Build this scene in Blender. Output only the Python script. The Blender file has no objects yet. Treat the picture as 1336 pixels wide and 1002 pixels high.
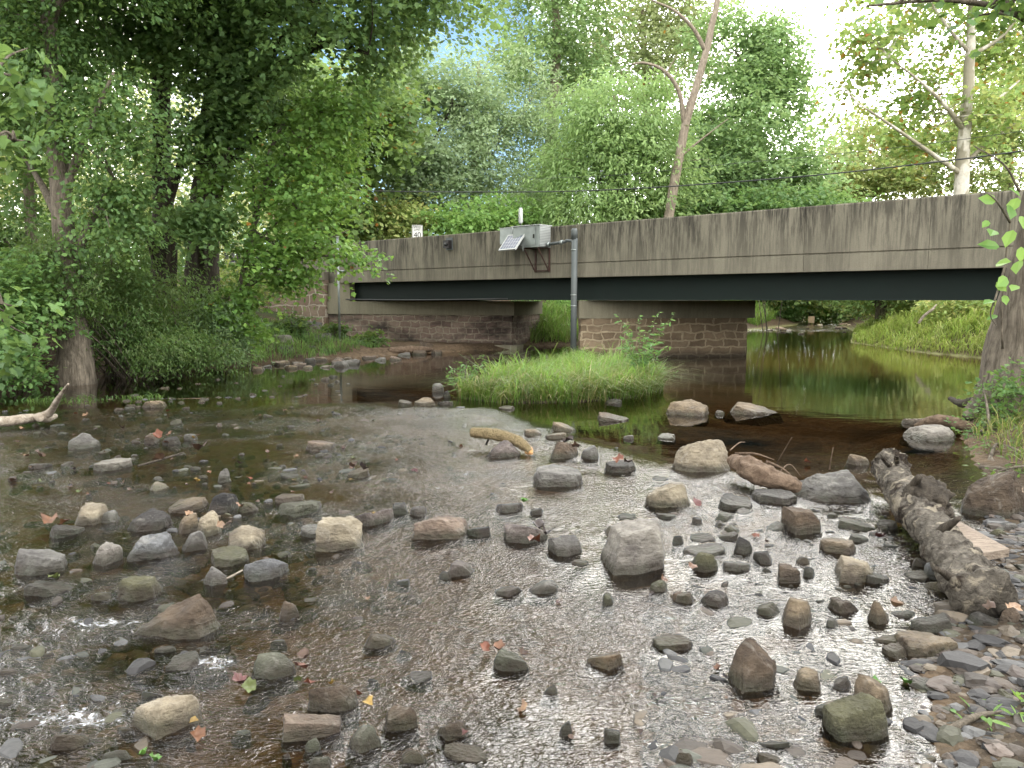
import bpy, bmesh, math, random
import numpy as np
from mathutils import Vector, Matrix
rng = np.random.default_rng(11); random.seed(11)
SC = bpy.context.scene; COL = SC.collection
# ---------------------------------------------------------------- camera model (used for survey style measurement of the place)
F = 1009.0; CX = 668.0; CY = 501.0; CAMZ = 1.5; PITCH = math.atan(110.0/F)
cp, sp = math.cos(PITCH), math.sin(PITCH)
def ray(px, py):
    a = (px-CX)/F; b = (CY-py)/F
    return np.array([a, cp + b*sp, -sp + b*cp])
def W(px, py, Y):
    r = ray(px, py); return np.array([0, 0, CAMZ]) + r*(Y/r[1])
def G(px, py, z=0.0):
    r = ray(px, py); return np.array([0, 0, CAMZ]) + r*((z-CAMZ)/r[2])
cam = bpy.data.cameras.new('camera'); cam.sensor_width = 36; cam.lens = 36*F/1336; cam.clip_end = 2000; cam.clip_start = .05
co = bpy.data.objects.new('camera', cam); COL.objects.link(co)
co.location = (0, 0, CAMZ); co.rotation_euler = (math.radians(90)-PITCH, 0, 0); SC.camera = co
# ---------------------------------------------------------------- objects and properties
def tag(o, label=None, cat=None, group=None, kind=None):
    for k, v in (('label', label), ('category', cat), ('group', group), ('kind', kind)):
        if v: o[k] = v
    return o
def empty(name, loc, label, cat, group=None, rz=0.0):
    o = bpy.data.objects.new(name, None); COL.objects.link(o); o.empty_display_size = .2
    o.location = tuple(loc); o.rotation_euler = (0, 0, rz)
    return tag(o, label, cat, group)
def link(name, me, mat=None, parent=None):
    o = bpy.data.objects.new(name, me); COL.objects.link(o)
    if mat and not me.materials: me.materials.append(mat)
    if parent:
        o.parent = parent
    return o
def np_mesh(name, V, polys, smooth=False, col=None, uv=None):
    """V (n,3); polys = list of (m,k) index arrays"""
    me = bpy.data.meshes.new(name)
    V = np.asarray(V, dtype=np.float32)
    polys = [np.asarray(p, dtype=np.int32) for p in polys if len(p)]
    nl = sum(p.size for p in polys); nf = sum(p.shape[0] for p in polys)
    me.vertices.add(len(V)); me.vertices.foreach_set('co', V.ravel())
    me.loops.add(nl); me.polygons.add(nf)
    idx = np.concatenate([p.ravel() for p in polys])
    tot = np.concatenate([np.full(p.shape[0], p.shape[1], np.int32) for p in polys])
    st = np.concatenate([[0], np.cumsum(tot)[:-1]]).astype(np.int32)
    me.loops.foreach_set('vertex_index', idx)
    me.polygons.foreach_set('loop_start', st)
    me.polygons.foreach_set('use_smooth', np.full(nf, smooth, dtype=bool))
    if col is not None:
        ca = me.color_attributes.new('Col', 'FLOAT_COLOR', 'POINT')
        c = np.asarray(col, dtype=np.float32)
        if c.shape[1] == 3: c = np.hstack([c, np.ones((len(c), 1), np.float32)])
        ca.data.foreach_set('color', c.ravel())
    if uv is not None:
        l = me.uv_layers.new(name='UVMap'); l.data.foreach_set('uv', np.asarray(uv, np.float32)[idx].ravel())
    me.update(calc_edges=True)
    return me
class Acc:
    """collects pieces of ONE part"""
    def __init__(s): s.V = []; s.P = {}; s.C = []; s.U = []; s.n = 0
    def add(s, V, polys, col=None, uv=None):
        V = np.asarray(V, float)
        for p in polys:
            p = np.asarray(p, int)
            if p.size: s.P.setdefault(p.shape[1], []).append(p + s.n)
        s.V.append(V); s.n += len(V)
        if col is not None: s.C.append(np.broadcast_to(np.asarray(col, float), (len(V), 3)))
        if uv is not None: s.U.append(np.asarray(uv, float))
        return s
    def box(s, a, b, R=None, off=None):
        x0, y0, z0 = a; x1, y1, z1 = b
        V = np.array([[x0,y0,z0],[x1,y0,z0],[x1,y1,z0],[x0,y1,z0],[x0,y0,z1],[x1,y0,z1],[x1,y1,z1],[x0,y1,z1]], float)
        if R is not None: V = V @ np.asarray(R).T
        if off is not None: V = V + np.asarray(off)
        return s.add(V, [np.array([[0,3,2,1],[4,5,6,7],[0,1,5,4],[1,2,6,5],[2,3,7,6],[3,0,4,7]])])
    def tube(s, pts, rad, sides=8, col=None, cap=True):
        V, Q = tube(pts, rad, sides); n = len(pts)
        polys = [Q]
        if cap: polys += [np.arange(sides)[::-1][None], (np.arange(sides)+(n-1)*sides)[None]]
        return s.add(V, polys, col)
    def prism(s, prof, x0, x1):
        """profile in (y,z) counter-clockwise, extruded along x"""
        p = np.asarray(prof, float); n = len(p)
        V = np.vstack([np.column_stack([np.full(n, x0), p]), np.column_stack([np.full(n, x1), p])])
        i = np.arange(n); j = (i+1) % n
        return s.add(V, [np.column_stack([i, i+n, j+n, j]), i[None], (i[::-1]+n)[None]])
    def build(s, name, mat=None, parent=None, smooth=False):
        V = np.vstack(s.V)
        polys = [np.vstack(p) for p in s.P.values()]
        me = np_mesh(name, V, polys, smooth, np.vstack(s.C) if s.C else None, np.vstack(s.U) if s.U else None)
        return link(name, me, mat, parent)
def tube(pts, rad, sides=8):
    pts = np.asarray(pts, float); n = len(pts); rad = np.broadcast_to(np.asarray(rad, float), (n,))
    T = np.gradient(pts, axis=0); T /= np.linalg.norm(T, axis=1)[:, None] + 1e-9
    ref = np.array([1., 0, 0]) if abs(T[0][0]) < .9 else np.array([0, 1., 0])
    N = np.zeros_like(pts); v = ref - T[0]*(ref @ T[0]); v /= np.linalg.norm(v); N[0] = v
    for i in range(1, n):
        v = N[i-1] - T[i]*(N[i-1] @ T[i]); N[i] = v/(np.linalg.norm(v)+1e-9)
    B = np.cross(T, N)
    a = np.linspace(0, 2*np.pi, sides, endpoint=False)
    V = pts[:, None] + rad[:, None, None]*(np.cos(a)[None, :, None]*N[:, None] + np.sin(a)[None, :, None]*B[:, None])
    i = np.arange(n-1)[:, None]*sides; k = np.arange(sides)[None]; k2 = (k+1) % sides
    Q = np.stack([i+k, i+k2, i+sides+k2, i+sides+k], -1).reshape(-1, 4)
    return V.reshape(-1, 3), Q
def smooth_path(pts, n=16):
    """Catmull-Rom through points"""
    P = np.asarray(pts, float); m = len(P)
    if m < 3: return P[0] + (P[-1]-P[0])*np.linspace(0, 1, n)[:, None]
    Q = np.vstack([2*P[0]-P[1], P, 2*P[-1]-P[-2]])
    out = []
    for t in np.linspace(0, m-1-1e-6, n):
        i = int(t); f = t-i; a, b, c, d = Q[i:i+4]
        out.append(.5*((2*b)+(-a+c)*f+(2*a-5*b+4*c-d)*f*f+(-a+3*b-3*c+d)*f**3))
    return np.array(out)
# ---------------------------------------------------------------- noise
_G = np.random.default_rng(5).normal(size=(512, 3)); _G /= np.linalg.norm(_G, axis=1)[:, None]
_PM = np.random.default_rng(6).permutation(512)
def pn(p):
    p = np.asarray(p, float); i = np.floor(p).astype(int); f = p - i
    u = f*f*f*(f*(f*6-15)+10); r = 0
    for dx in (0, 1):
        for dy in (0, 1):
            for dz in (0, 1):
                h = _PM[(_PM[(_PM[(i[:, 0]+dx) & 511] + i[:, 1]+dy) & 511] + i[:, 2]+dz) & 511]
                d = (_G[h]*(f-np.array([dx, dy, dz]))).sum(1)
                w = (u[:, 0] if dx else 1-u[:, 0])*(u[:, 1] if dy else 1-u[:, 1])*(u[:, 2] if dz else 1-u[:, 2])
                r = r + d*w
    return r*1.5
def fbm(p, o=4):
    s = 0; a = 1; p = np.asarray(p, float)
    for k in range(o): s = s + a*pn(p + 17.3*k); p = p*2.03; a *= .5
    return s
def p2(x, y, k, z=0.0): return np.column_stack([np.ravel(x)*k, np.ravel(y)*k, np.full(np.size(x), z)])
def sstep(a, b, x):
    t = np.clip((x-a)/(b-a), 0, 1); return t*t*(3-2*t)
# ---------------------------------------------------------------- materials
class NT:
    def __init__(s, name):
        s.m = bpy.data.materials.new(name); s.m.use_nodes = True; s.t = s.m.node_tree; s.t.nodes.clear()
        s.out = s.n('ShaderNodeOutputMaterial')
    def n(s, typ, props=None, **ins):
        o = s.t.nodes.new(typ)
        for k, v in (props or {}).items(): setattr(o, k, v)
        for k, v in ins.items():
            k = int(k[1:]) if k[0] == '_' and k[1:].isdigit() else k.replace('_', ' ')
            s.set(o.inputs[k], v)
        return o
    def set(s, sock, v):
        if isinstance(v, bpy.types.NodeSocket): s.t.links.new(v, sock)
        elif isinstance(v, bpy.types.Node): s.t.links.new(v.outputs[0], sock)
        else:
            if isinstance(v, tuple) and len(v) == 3 and sock.type == 'RGBA': v = (*v, 1)
            sock.default_value = v
    def geo(s, k='Position'): return s.n('ShaderNodeNewGeometry').outputs[k]
    def tc(s, k='Object'): return s.n('ShaderNodeTexCoord').outputs[k]
    def mapping(s, v, scale=(1, 1, 1), rot=(0, 0, 0), loc=(0, 0, 0)):
        return s.n('ShaderNodeMapping', Vector=v, Scale=scale, Rotation=rot, Location=loc).outputs[0]
    def noise(s, v, scale, detail=4, rough=.55, dist=0):
        return s.n('ShaderNodeTexNoise', Vector=v, Scale=scale, Detail=detail, Roughness=rough, Distortion=dist).outputs['Fac']
    def ramp(s, fac, stops):
        r = s.n('ShaderNodeValToRGB', Fac=fac); e = r.color_ramp.elements
        while len(e) < len(stops): e.new(.5)
        for el, (p, c) in zip(e, stops):
            el.position = p; el.color = (*c, 1) if isinstance(c, tuple) else (c, c, c, 1)
        return r.outputs[0]
    def mix(s, fac, a, b, mode='MIX'):
        o = s.n('ShaderNodeMix', dict(data_type='RGBA', blend_type=mode))
        s.set(o.inputs[0], fac); s.set(o.inputs[6], a); s.set(o.inputs[7], b); return o.outputs[2]
    def math(s, op, a, b=0.0, c=0.0):
        o = s.n('ShaderNodeMath', dict(operation=op)); s.set(o.inputs[0], a); s.set(o.inputs[1], b); s.set(o.inputs[2], c); return o.outputs[0]
    def maprange(s, v, a, b, c=0.0, d=1.0):
        return s.n('ShaderNodeMapRange', _0=v, _1=a, _2=b, _3=c, _4=d).outputs[0]
    def bump(s, h, strength=.5, dist=.02, normal=None):
        o = s.n('ShaderNodeBump', Height=h, Strength=strength, Distance=dist)
        if normal: s.set(o.inputs['Normal'], normal)
        return o.outputs[0]
    def pbsdf(s, col, rough=.8, normal=None, metal=0.0, spec=.5):
        o = s.n('ShaderNodeBsdfPrincipled', Base_Color=col, Roughness=rough, Metallic=metal)
        o.inputs['Specular IOR Level'].default_value = spec
        if normal is not None: s.set(o.inputs['Normal'], normal)
        return o.outputs[0]
    def done(s, sh):
        s.t.links.new(sh, s.out.inputs[0]); return s.m
def m_simple(name, col, rough=.6, metal=0.0, vary=.25, scale=6.0, bump=0.0):
    t = NT(name); p = t.tc(); f = t.noise(p, scale, 5)
    c = t.mix(f, tuple(x*(1-vary) for x in col), tuple(min(1, x*(1+vary)) for x in col))
    n = t.bump(t.noise(p, scale*6, 4), bump, .01) if bump else None
    return t.done(t.pbsdf(c, rough, n, metal))
def m_leaf():
    t = NT('leaf_green')
    a = t.n('ShaderNodeAttribute', dict(attribute_name='Col')).outputs['Color']
    d = t.pbsdf(a, .5, spec=.35)
    tr = t.n('ShaderNodeBsdfTranslucent', Color=t.mix(.35, a, (.35, .45, .05), 'SCREEN')).outputs[0]
    return t.done(t.n('ShaderNodeMixShader', _0=.46, _1=d, _2=tr).outputs[0])
def m_rock():
    t = NT('creek_rock'); p = t.tc(); wp = t.geo()
    oc = t.n('ShaderNodeObjectInfo')
    off = t.n('ShaderNodeVectorMath', dict(operation='MULTIPLY_ADD'), _0=oc.outputs['Random'], _1=(37., 53., 71.), _2=p).outputs[0]
    n1 = t.noise(off, 7, 6, .62); n2 = t.noise(off, 26, 6, .72); n3 = t.noise(off, 120, 4, .75)
    c = oc.outputs['Color']
    c = t.mix(t.maprange(n1, .3, .7), t.mix(1, c, (.50, .47, .46), 'MULTIPLY'), t.mix(1, c, (1.30, 1.27, 1.18), 'MULTIPLY'))
    c = t.mix(t.maprange(n2, .35, .75, 0., .55), c, t.mix(1, c, (.5, .48, .46), 'MULTIPLY'))
    c = t.mix(t.maprange(n3, .5, .75, 0., .35), c, t.mix(1, c, (1.6, 1.55, 1.45), 'MULTIPLY'))
    c = t.mix(t.maprange(t.noise(off, 11, 6, .65, .8), .57, .66, 0., .5), c, t.mix(.35, c, (.5, .48, .42)))
    st = t.noise(t.mapping(off, (1, 1, 6), (.5, .3, 0)), 9, 6, .65)
    c = t.mix(t.maprange(st, .45, .7, 0., .4), c, t.mix(1, c, (.42, .39, .37), 'MULTIPLY'))
    z = t.n('ShaderNodeSeparateXYZ', _0=wp).outputs[2]
    wet = t.maprange(t.math('ADD', z, t.math('MULTIPLY', t.math('SUBTRACT', n2, .5), -.05)), .028, .075, 1., 0.)
    alg = t.mix(t.maprange(n1, .4, .65), (.030, .022, .014), (.022, .026, .012))
    c = t.mix(t.math('MULTIPLY', wet, .80), c, alg)
    r = t.mix(wet, (.85, .85, .85), (.32, .32, .32))
    h = t.math('ADD', t.math('MULTIPLY', n2, 1.0), t.math('ADD', t.math('MULTIPLY', n3, .35), t.math('MULTIPLY', st, .8)))
    return t.done(t.pbsdf(c, r, t.bump(h, .95, .022), spec=.4))
def m_concrete(name, stain=1.0, base=(.190, .176, .134)):
    t = NT(name); p = t.tc()
    z = t.n('ShaderNodeSeparateXYZ', _0=p).outputs[2]
    big = t.noise(t.mapping(p, (1, 1, .5)), .9, 5, .6)
    streak = t.noise(t.mapping(p, (2.6, 2, .42)), 1.7, 6, .66, .35)
    fine = t.noise(t.mapping(p, (13, 8, .9)), 1.6, 6, .72, .3)
    spk = t.noise(p, 38, 4, .75)
    c = t.mix(t.maprange(big, .3, .7), tuple(x*.80 for x in base), tuple(x*1.18 for x in base))
    up = t.maprange(z, 2.35, 3.3, .38, 1.0)
    big2 = t.maprange(t.noise(t.mapping(p, (.8, .5, .5), loc=(5, 1, 2)), 1.3, 4, .6), .34, .60, .70, 1.0); up = t.math('MULTIPLY', up, big2)
    a = t.math('MULTIPLY', t.maprange(t.math('ADD', streak, t.math('MULTIPLY', t.math('SUBTRACT', fine, .5), .95)), .40, .60), up)
    c = t.mix(t.math('MULTIPLY', a, .94*stain), c, (.022, .020, .017))
    lt = t.maprange(t.noise(t.mapping(p, (9, 3, .35), loc=(3, 0, 7)), 1.4, 4, .6), .56, .70)
    c = t.mix(t.math('MULTIPLY', lt, .38*stain), c, (.26, .235, .18))
    dr = t.maprange(t.noise(t.mapping(p, (3.2, 1, .10), loc=(9, 2, 3)), 1.6, 3, .5, .6), .735, .76)
    c = t.mix(t.math('MULTIPLY', dr, .55*stain), c, (.55, .52, .45))
    c = t.mix(t.maprange(spk, .35, .8, 0., .35), c, (.06, .055, .045))
    h = t.math('ADD', spk, t.math('MULTIPLY', fine, .8))
    return t.done(t.pbsdf(c, .92, t.bump(h, .35, .012), spec=.25))
def m_stone(name, bw, bh, c1, c2, mortar, dark):
    t = NT(name); uv = t.tc('UV')
    wob = t.n('ShaderNodeTexNoise', Vector=uv, Scale=2.2, Detail=3.0).outputs['Color']
    wob2 = t.n('ShaderNodeTexNoise', Vector=uv, Scale=9.0, Detail=3.0).outputs['Color']
    v = t.n('ShaderNodeVectorMath', dict(operation='MULTIPLY_ADD'), _0=wob, _1=(.34, .22, 0), _2=uv).outputs[0]
    v = t.n('ShaderNodeVectorMath', dict(operation='MULTIPLY_ADD'), _0=wob2, _1=(.05, .05, 0), _2=v).outputs[0]
    b = t.n('ShaderNodeTexBrick', dict(offset=.43, offset_frequency=2, squash=.65, squash_frequency=3), Vector=v, Color1=c1, Color2=c2, Mortar=mortar,
            Scale=1.0, Mortar_Size=.026, Mortar_Smooth=.25, Bias=-.1, Brick_Width=bw, Row_Height=bh)
    n1 = t.noise(uv, 5, 6, .65); n2 = t.noise(uv, 24, 5, .7)
    c = t.mix(t.maprange(n1, .3, .7, 0., .6), b.outputs[0], t.mix(1, b.outputs[0], (.55, .5, .48), 'MULTIPLY'))
    c = t.mix(t.maprange(n2, .45, .8, 0., .5), c, t.mix(1, c, (1.5, 1.4, 1.3), 'MULTIPLY'))
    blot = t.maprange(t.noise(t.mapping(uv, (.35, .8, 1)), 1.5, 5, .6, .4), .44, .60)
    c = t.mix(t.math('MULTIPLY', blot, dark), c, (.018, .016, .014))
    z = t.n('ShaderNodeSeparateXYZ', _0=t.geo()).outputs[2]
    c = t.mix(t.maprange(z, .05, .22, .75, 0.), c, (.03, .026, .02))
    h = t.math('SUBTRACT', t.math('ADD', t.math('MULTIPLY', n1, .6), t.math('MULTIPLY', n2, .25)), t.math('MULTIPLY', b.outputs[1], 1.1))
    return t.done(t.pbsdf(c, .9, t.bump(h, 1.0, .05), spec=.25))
def m_bark(name, c1, c2, sc=1.0, patch=None, vert=(9, 9, 1.3)):
    t = NT(name); p = t.tc()
    n = t.noise(t.mapping(p, vert), 2.2*sc, 6, .65, .5); n2 = t.noise(p, 9*sc, 5, .6)
    c = t.mix(t.maprange(n, .3, .68), c1, c2)
    c = t.mix(t.maprange(n2, .4, .8, 0., .5), c, tuple(x*.45 for x in c1))
    if patch: c = t.mix(t.maprange(t.noise(t.mapping(p, (2, 2, 1)), 1.6*sc, 3, .5), .46, .52), c, patch)
    h = t.math('ADD', n, t.math('MULTIPLY', n2, .4))
    return t.done(t.pbsdf(c, .92, t.bump(h, .9, .04), spec=.2))
M = {}
M['leaf'] = m_leaf(); M['rock'] = m_rock()
M['concrete'] = m_concrete('weathered_concrete'); M['concrete_plain'] = m_concrete('cap_concrete', .45, (.225, .208, .15))
M['stone'] = m_stone('pier_stone', .46, .2, (.19, .145, .095), (.32, .25, .17), (.42, .35, .24), .30)
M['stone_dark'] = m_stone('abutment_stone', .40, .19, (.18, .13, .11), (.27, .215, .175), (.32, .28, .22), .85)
M['wing'] = m_stone('wing_wall_stone', .50, .36, (.19, .14, .105), (.27, .215, .165), (.42, .38, .31), .10)
M['green_steel'] = m_simple('dark_green_steel', (.0015, .0085, .0062), .85, 0, .3, 2.0)
M['bark'] = m_bark('grey_brown_bark', (.05, .042, .032), (.22, .19, .15))
M['bark_dark'] = m_bark('dark_bark', (.030, .025, .020), (.085, .072, .056))
M['bark_light'] = m_bark('pale_bark', (.16, .13, .10), (.34, .29, .23))
M['bark_syc'] = m_bark('sycamore_bark', (.46, .43, .36), (.66, .63, .56), .8, (.27, .25, .19), (2, 2, 1.5))
def m_log():
    t = NT('rotting_log_bark'); p = t.tc()
    n1 = t.noise(p, 5, 6, .65, .6); n2 = t.noise(p, 22, 6, .7, .4); n3 = t.noise(p, 80, 4, .7)
    v = t.n('ShaderNodeVectorMath', dict(operation='MULTIPLY_ADD'), _0=t.n('ShaderNodeTexNoise', Vector=p, Scale=8.0, Detail=4.0).outputs['Color'], _1=(.12, .12, .12), _2=p).outputs[0]
    vo = t.n('ShaderNodeTexVoronoi', dict(feature='DISTANCE_TO_EDGE'), Vector=t.mapping(v, (1, 1, 1)), Scale=13.0).outputs[0]
    c = t.mix(t.maprange(n2, .32, .68), (.05, .044, .036), (.19, .17, .14))
    c = t.mix(t.maprange(n1, .50, .60), c, t.mix(t.maprange(n2, .35, .7), (.014, .011, .009), (.06, .046, .034)))
    c = t.mix(t.maprange(t.noise(p, 7, 5, .6, .9), .56, .63, 0., .75), c, (.33, .29, .22))
    c = t.mix(t.maprange(vo, .0, .02, .25, 0.), c, (.010, .008, .007))
    h = t.math('ADD', t.math('MULTIPLY', t.maprange(vo, 0., .08), .12), t.math('ADD', n2, t.math('MULTIPLY', n3, .5)))
    return t.done(t.pbsdf(c, .95, t.bump(h, 1.0, .03), spec=.2))
M['bark_log'] = m_log()
M['drift'] = m_bark('driftwood', (.22, .18, .135), (.46, .41, .34), 2.0, None, (3, 3, 3))
M['driftbrown'] = m_bark('brown_driftwood', (.075, .05, .034), (.19, .14, .10), 2.0, None, (3, 3, 3))
M['plank'] = m_bark('sawn_plank', (.22, .175, .135), (.37, .31, .25), 2.0, None, (2, 9, 9))
M['alu'] = m_simple('galvanised_metal', (.27, .30, .29), .42, .6, .4, 5)
M['alu_white'] = m_simple('pale_metal', (.42, .44, .43), .5, .2, .2, 7)
M['grey_paint'] = m_simple('grey_painted_steel', (.080, .092, .092), .6, .1, .22, 5, .1)
M['black_steel'] = m_simple('black_steel', (.018, .016, .016), .5, .3, .3, 9)
M['rust_steel'] = m_simple('rusty_brown_steel', (.045, .022, .016), .7, .2, .4, 14)
M['solar'] = None
M['white_sign'] = m_simple('white_sign_face', (.78, .78, .76), .5, 0, .05, 6)
M['black_paint'] = m_simple('black_sign_paint', (.012, .012, .012), .5, 0, .1)
M['blue'] = m_simple('blue_plastic', (.02, .05, .32), .4, 0, .1)
M['cable'] = m_simple('black_cable', (.02, .022, .022), .5, 0, .1)
M['pole_wood'] = m_bark('pole_wood', (.20, .15, .11), (.36, .28, .21))
def m_solar():
    t = NT('solar_cells'); uv = t.tc('UV')
    b = t.n('ShaderNodeTexBrick', dict(offset=0.0), Vector=uv, Color1=(.035, .05, .085), Color2=(.045, .06, .10), Mortar=(.30, .33, .37), Scale=1.0, Mortar_Size=.008, Brick_Width=1/6., Row_Height=.25)
    return t.done(t.pbsdf(b.outputs[0], .22))
M['solar'] = m_solar()
# ---------------------------------------------------------------- sky, sun, exposure
SUN_EL, SUN_AZ = math.radians(50), math.radians(150)     # azimuth measured clockwise from +Y (view direction)
wd = bpy.data.worlds.new('World'); SC.world = wd; wd.use_nodes = True
nt = wd.node_tree; nt.nodes.clear()
def wn(typ, **kw):
    o = nt.nodes.new(typ)
    for k, v in kw.items(): setattr(o, k, v)
    return o
sky = wn('ShaderNodeTexSky', sky_type='NISHITA', sun_disc=False)
sky.sun_elevation = SUN_EL; sky.sun_rotation = SUN_AZ; sky.air_density = 1.1; sky.dust_density = 1.0
tcw = wn('ShaderNodeTexCoord'); mp = wn('ShaderNodeMapping'); mp.inputs['Scale'].default_value = (1, 1, 1.6); mp.inputs['Location'].default_value = (.35, .1, .2)
nz = wn('ShaderNodeTexNoise'); nz.inputs['Scale'].default_value = 2.6; nz.inputs['Detail'].default_value = 7; nz.inputs['Roughness'].default_value = .55
cr = wn('ShaderNodeValToRGB'); cr.color_ramp.elements[0].position = .33; cr.color_ramp.elements[1].position = .44
cr.color_ramp.elements[0].color = (0, 0, 0, 1); cr.color_ramp.elements[1].color = (1, 1, 1, 1)
nz2 = wn('ShaderNodeTexNoise'); nz2.inputs['Scale'].default_value = 5; nz2.inputs['Detail'].default_value = 5
cr2 = wn('ShaderNodeValToRGB'); cr2.color_ramp.elements[0].color = (22., 22., 22.2, 1); cr2.color_ramp.elements[1].color = (42., 40.5, 37.5, 1)
cr2.color_ramp.elements[0].position = .35; cr2.color_ramp.elements[1].position = .65
mx = wn('ShaderNodeMix', data_type='RGBA'); bg = wn('ShaderNodeBackground'); bg.inputs['Strength'].default_value = .1
wo = wn('ShaderNodeOutputWorld'); L = nt.links.new
L(tcw.outputs['Generated'], mp.inputs[0]); L(mp.outputs[0], nz.inputs[0]); L(mp.outputs[0], nz2.inputs[0]); L(nz.outputs[0], cr.inputs[0]); L(nz2.outputs[0], cr2.inputs[0])
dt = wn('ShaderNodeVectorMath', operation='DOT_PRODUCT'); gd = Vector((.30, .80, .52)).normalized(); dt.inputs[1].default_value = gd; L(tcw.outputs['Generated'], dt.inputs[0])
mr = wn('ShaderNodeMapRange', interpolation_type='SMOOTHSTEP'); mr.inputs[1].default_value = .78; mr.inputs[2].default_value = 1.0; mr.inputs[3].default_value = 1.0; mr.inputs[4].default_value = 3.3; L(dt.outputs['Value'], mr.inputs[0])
gm = wn('ShaderNodeVectorMath', operation='SCALE'); L(cr2.outputs[0], gm.inputs[0]); L(mr.outputs[0], gm.inputs['Scale'])      # glow added to the cloud ahead, to brighten the riffle's reflections
bd = wn('ShaderNodeVectorMath', operation='DOT_PRODUCT'); bd.inputs[1].default_value = Vector((-.13, .95, .20)).normalized(); L(tcw.outputs['Generated'], bd.inputs[0])
br_ = wn('ShaderNodeMapRange', interpolation_type='SMOOTHSTEP'); br_.inputs[1].default_value = .955; br_.inputs[2].default_value = .985; br_.inputs[3].default_value = 0; br_.inputs[4].default_value = 1.0; L(bd.outputs['Value'], br_.inputs[0])
sb = wn('ShaderNodeMath', operation='SUBTRACT', use_clamp=True); L(cr.outputs[0], sb.inputs[0]); L(br_.outputs[0], sb.inputs[1])
sz_ = wn('ShaderNodeSeparateXYZ'); L(tcw.outputs['Generated'], sz_.inputs[0])
zr = wn('ShaderNodeMapRange', interpolation_type='SMOOTHSTEP'); zr.inputs[1].default_value = .52; zr.inputs[2].default_value = .80; zr.inputs[3].default_value = 0; zr.inputs[4].default_value = .42; L(sz_.outputs[2], zr.inputs[0])
sb2 = wn('ShaderNodeMath', operation='SUBTRACT', use_clamp=True); L(sb.outputs[0], sb2.inputs[0]); L(zr.outputs[0], sb2.inputs[1])
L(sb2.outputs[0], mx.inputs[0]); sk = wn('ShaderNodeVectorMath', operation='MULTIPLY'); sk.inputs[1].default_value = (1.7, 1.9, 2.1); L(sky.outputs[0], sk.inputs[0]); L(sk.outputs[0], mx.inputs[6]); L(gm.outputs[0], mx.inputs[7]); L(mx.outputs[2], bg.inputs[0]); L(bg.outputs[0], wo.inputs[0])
sl = bpy.data.lights.new('sun', 'SUN'); sl.energy = 1.5; sl.angle = math.radians(12); sl.color = (1, .95, .86)
so = bpy.data.objects.new('sun', sl); COL.objects.link(so)
sd = Vector((math.sin(SUN_AZ)*math.cos(SUN_EL), math.cos(SUN_AZ)*math.cos(SUN_EL), math.sin(SUN_EL)))
so.rotation_euler = sd.to_track_quat('Z', 'Y').to_euler(); so.location = (0, -5, 20)
vs = SC.view_settings; vs.view_transform = 'Standard'; vs.look = 'None'; vs.gamma = 1; vs.exposure = .55
SC.cycles.max_bounces = 5; SC.cycles.diffuse_bounces = 3; SC.cycles.glossy_bounces = 3; SC.cycles.transparent_max_bounces = 10; SC.cycles.use_adaptive_sampling = True; SC.cycles.adaptive_threshold = .02; SC.cycles.use_denoising = True; SC.cycles.caustics_reflective = False; SC.cycles.caustics_refractive = False
# ---------------------------------------------------------------- bridge frame: s along the deck (towards the camera's right), n across
BU = np.array([.7536, -.6574]); BN = np.array([.6574, .7536]); BP = np.array([1.6, 19.7])
def road_z(): return 2.42
# ---------------------------------------------------------------- terrain
CH = np.array([(-6.35,17.4),(-4.7,19.2),(-2.35,21.9),(-1.2,22.7),(0,23.3),(.5,24.6),(1.8,25.6),(5.9,31),(12,38.8),(16.9,45.9),(21,56),(24,56),(19.8,47),(16.3,36.9),(11.9,27.2),(11.7,21.9),
 (12.1,19.7),(9.8,16),(7.5,12.5),(5.9,10),(4.9,8.3),(4.2,6.9),(3.6,5.6),(2.75,4.4),(1.98,3.45),(1.42,2.6),(1.15,1.8),(.9,0),(.9,-8),(-9,-8),(-9.3,5),(-9.2,10),(-8.8,13.3),(-7.9,15.3)])
def sdist(x, y):
    """signed distance to the water's edge, positive on land"""
    P = np.column_stack([x, y]); d = np.full(len(P), 1e9); ins = np.zeros(len(P), bool)
    for a, b in zip(CH, np.roll(CH, -1, 0)):
        e = b-a; t = np.clip(((P-a)@e)/(e@e), 0, 1); q = P-a-t[:, None]*e
        d = np.minimum(d, (q**2).sum(1))
        c = (a[1] > P[:, 1]) != (b[1] > P[:, 1])
        xs = a[0]+(P[:, 1]-a[1])/(e[1]+1e-12)*e[0]
        ins ^= c & (P[:, 0] < xs)
    return np.where(ins, -1, 1)*np.sqrt(d)
def pool_y(x): return np.interp(x, [-9,-4,-2.1,-.3,.28,1.16,1.88,2.5,4,6], [10.2,10.4,10.9,10.9,9,7.24,6.5,5.7,5,5])
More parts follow.
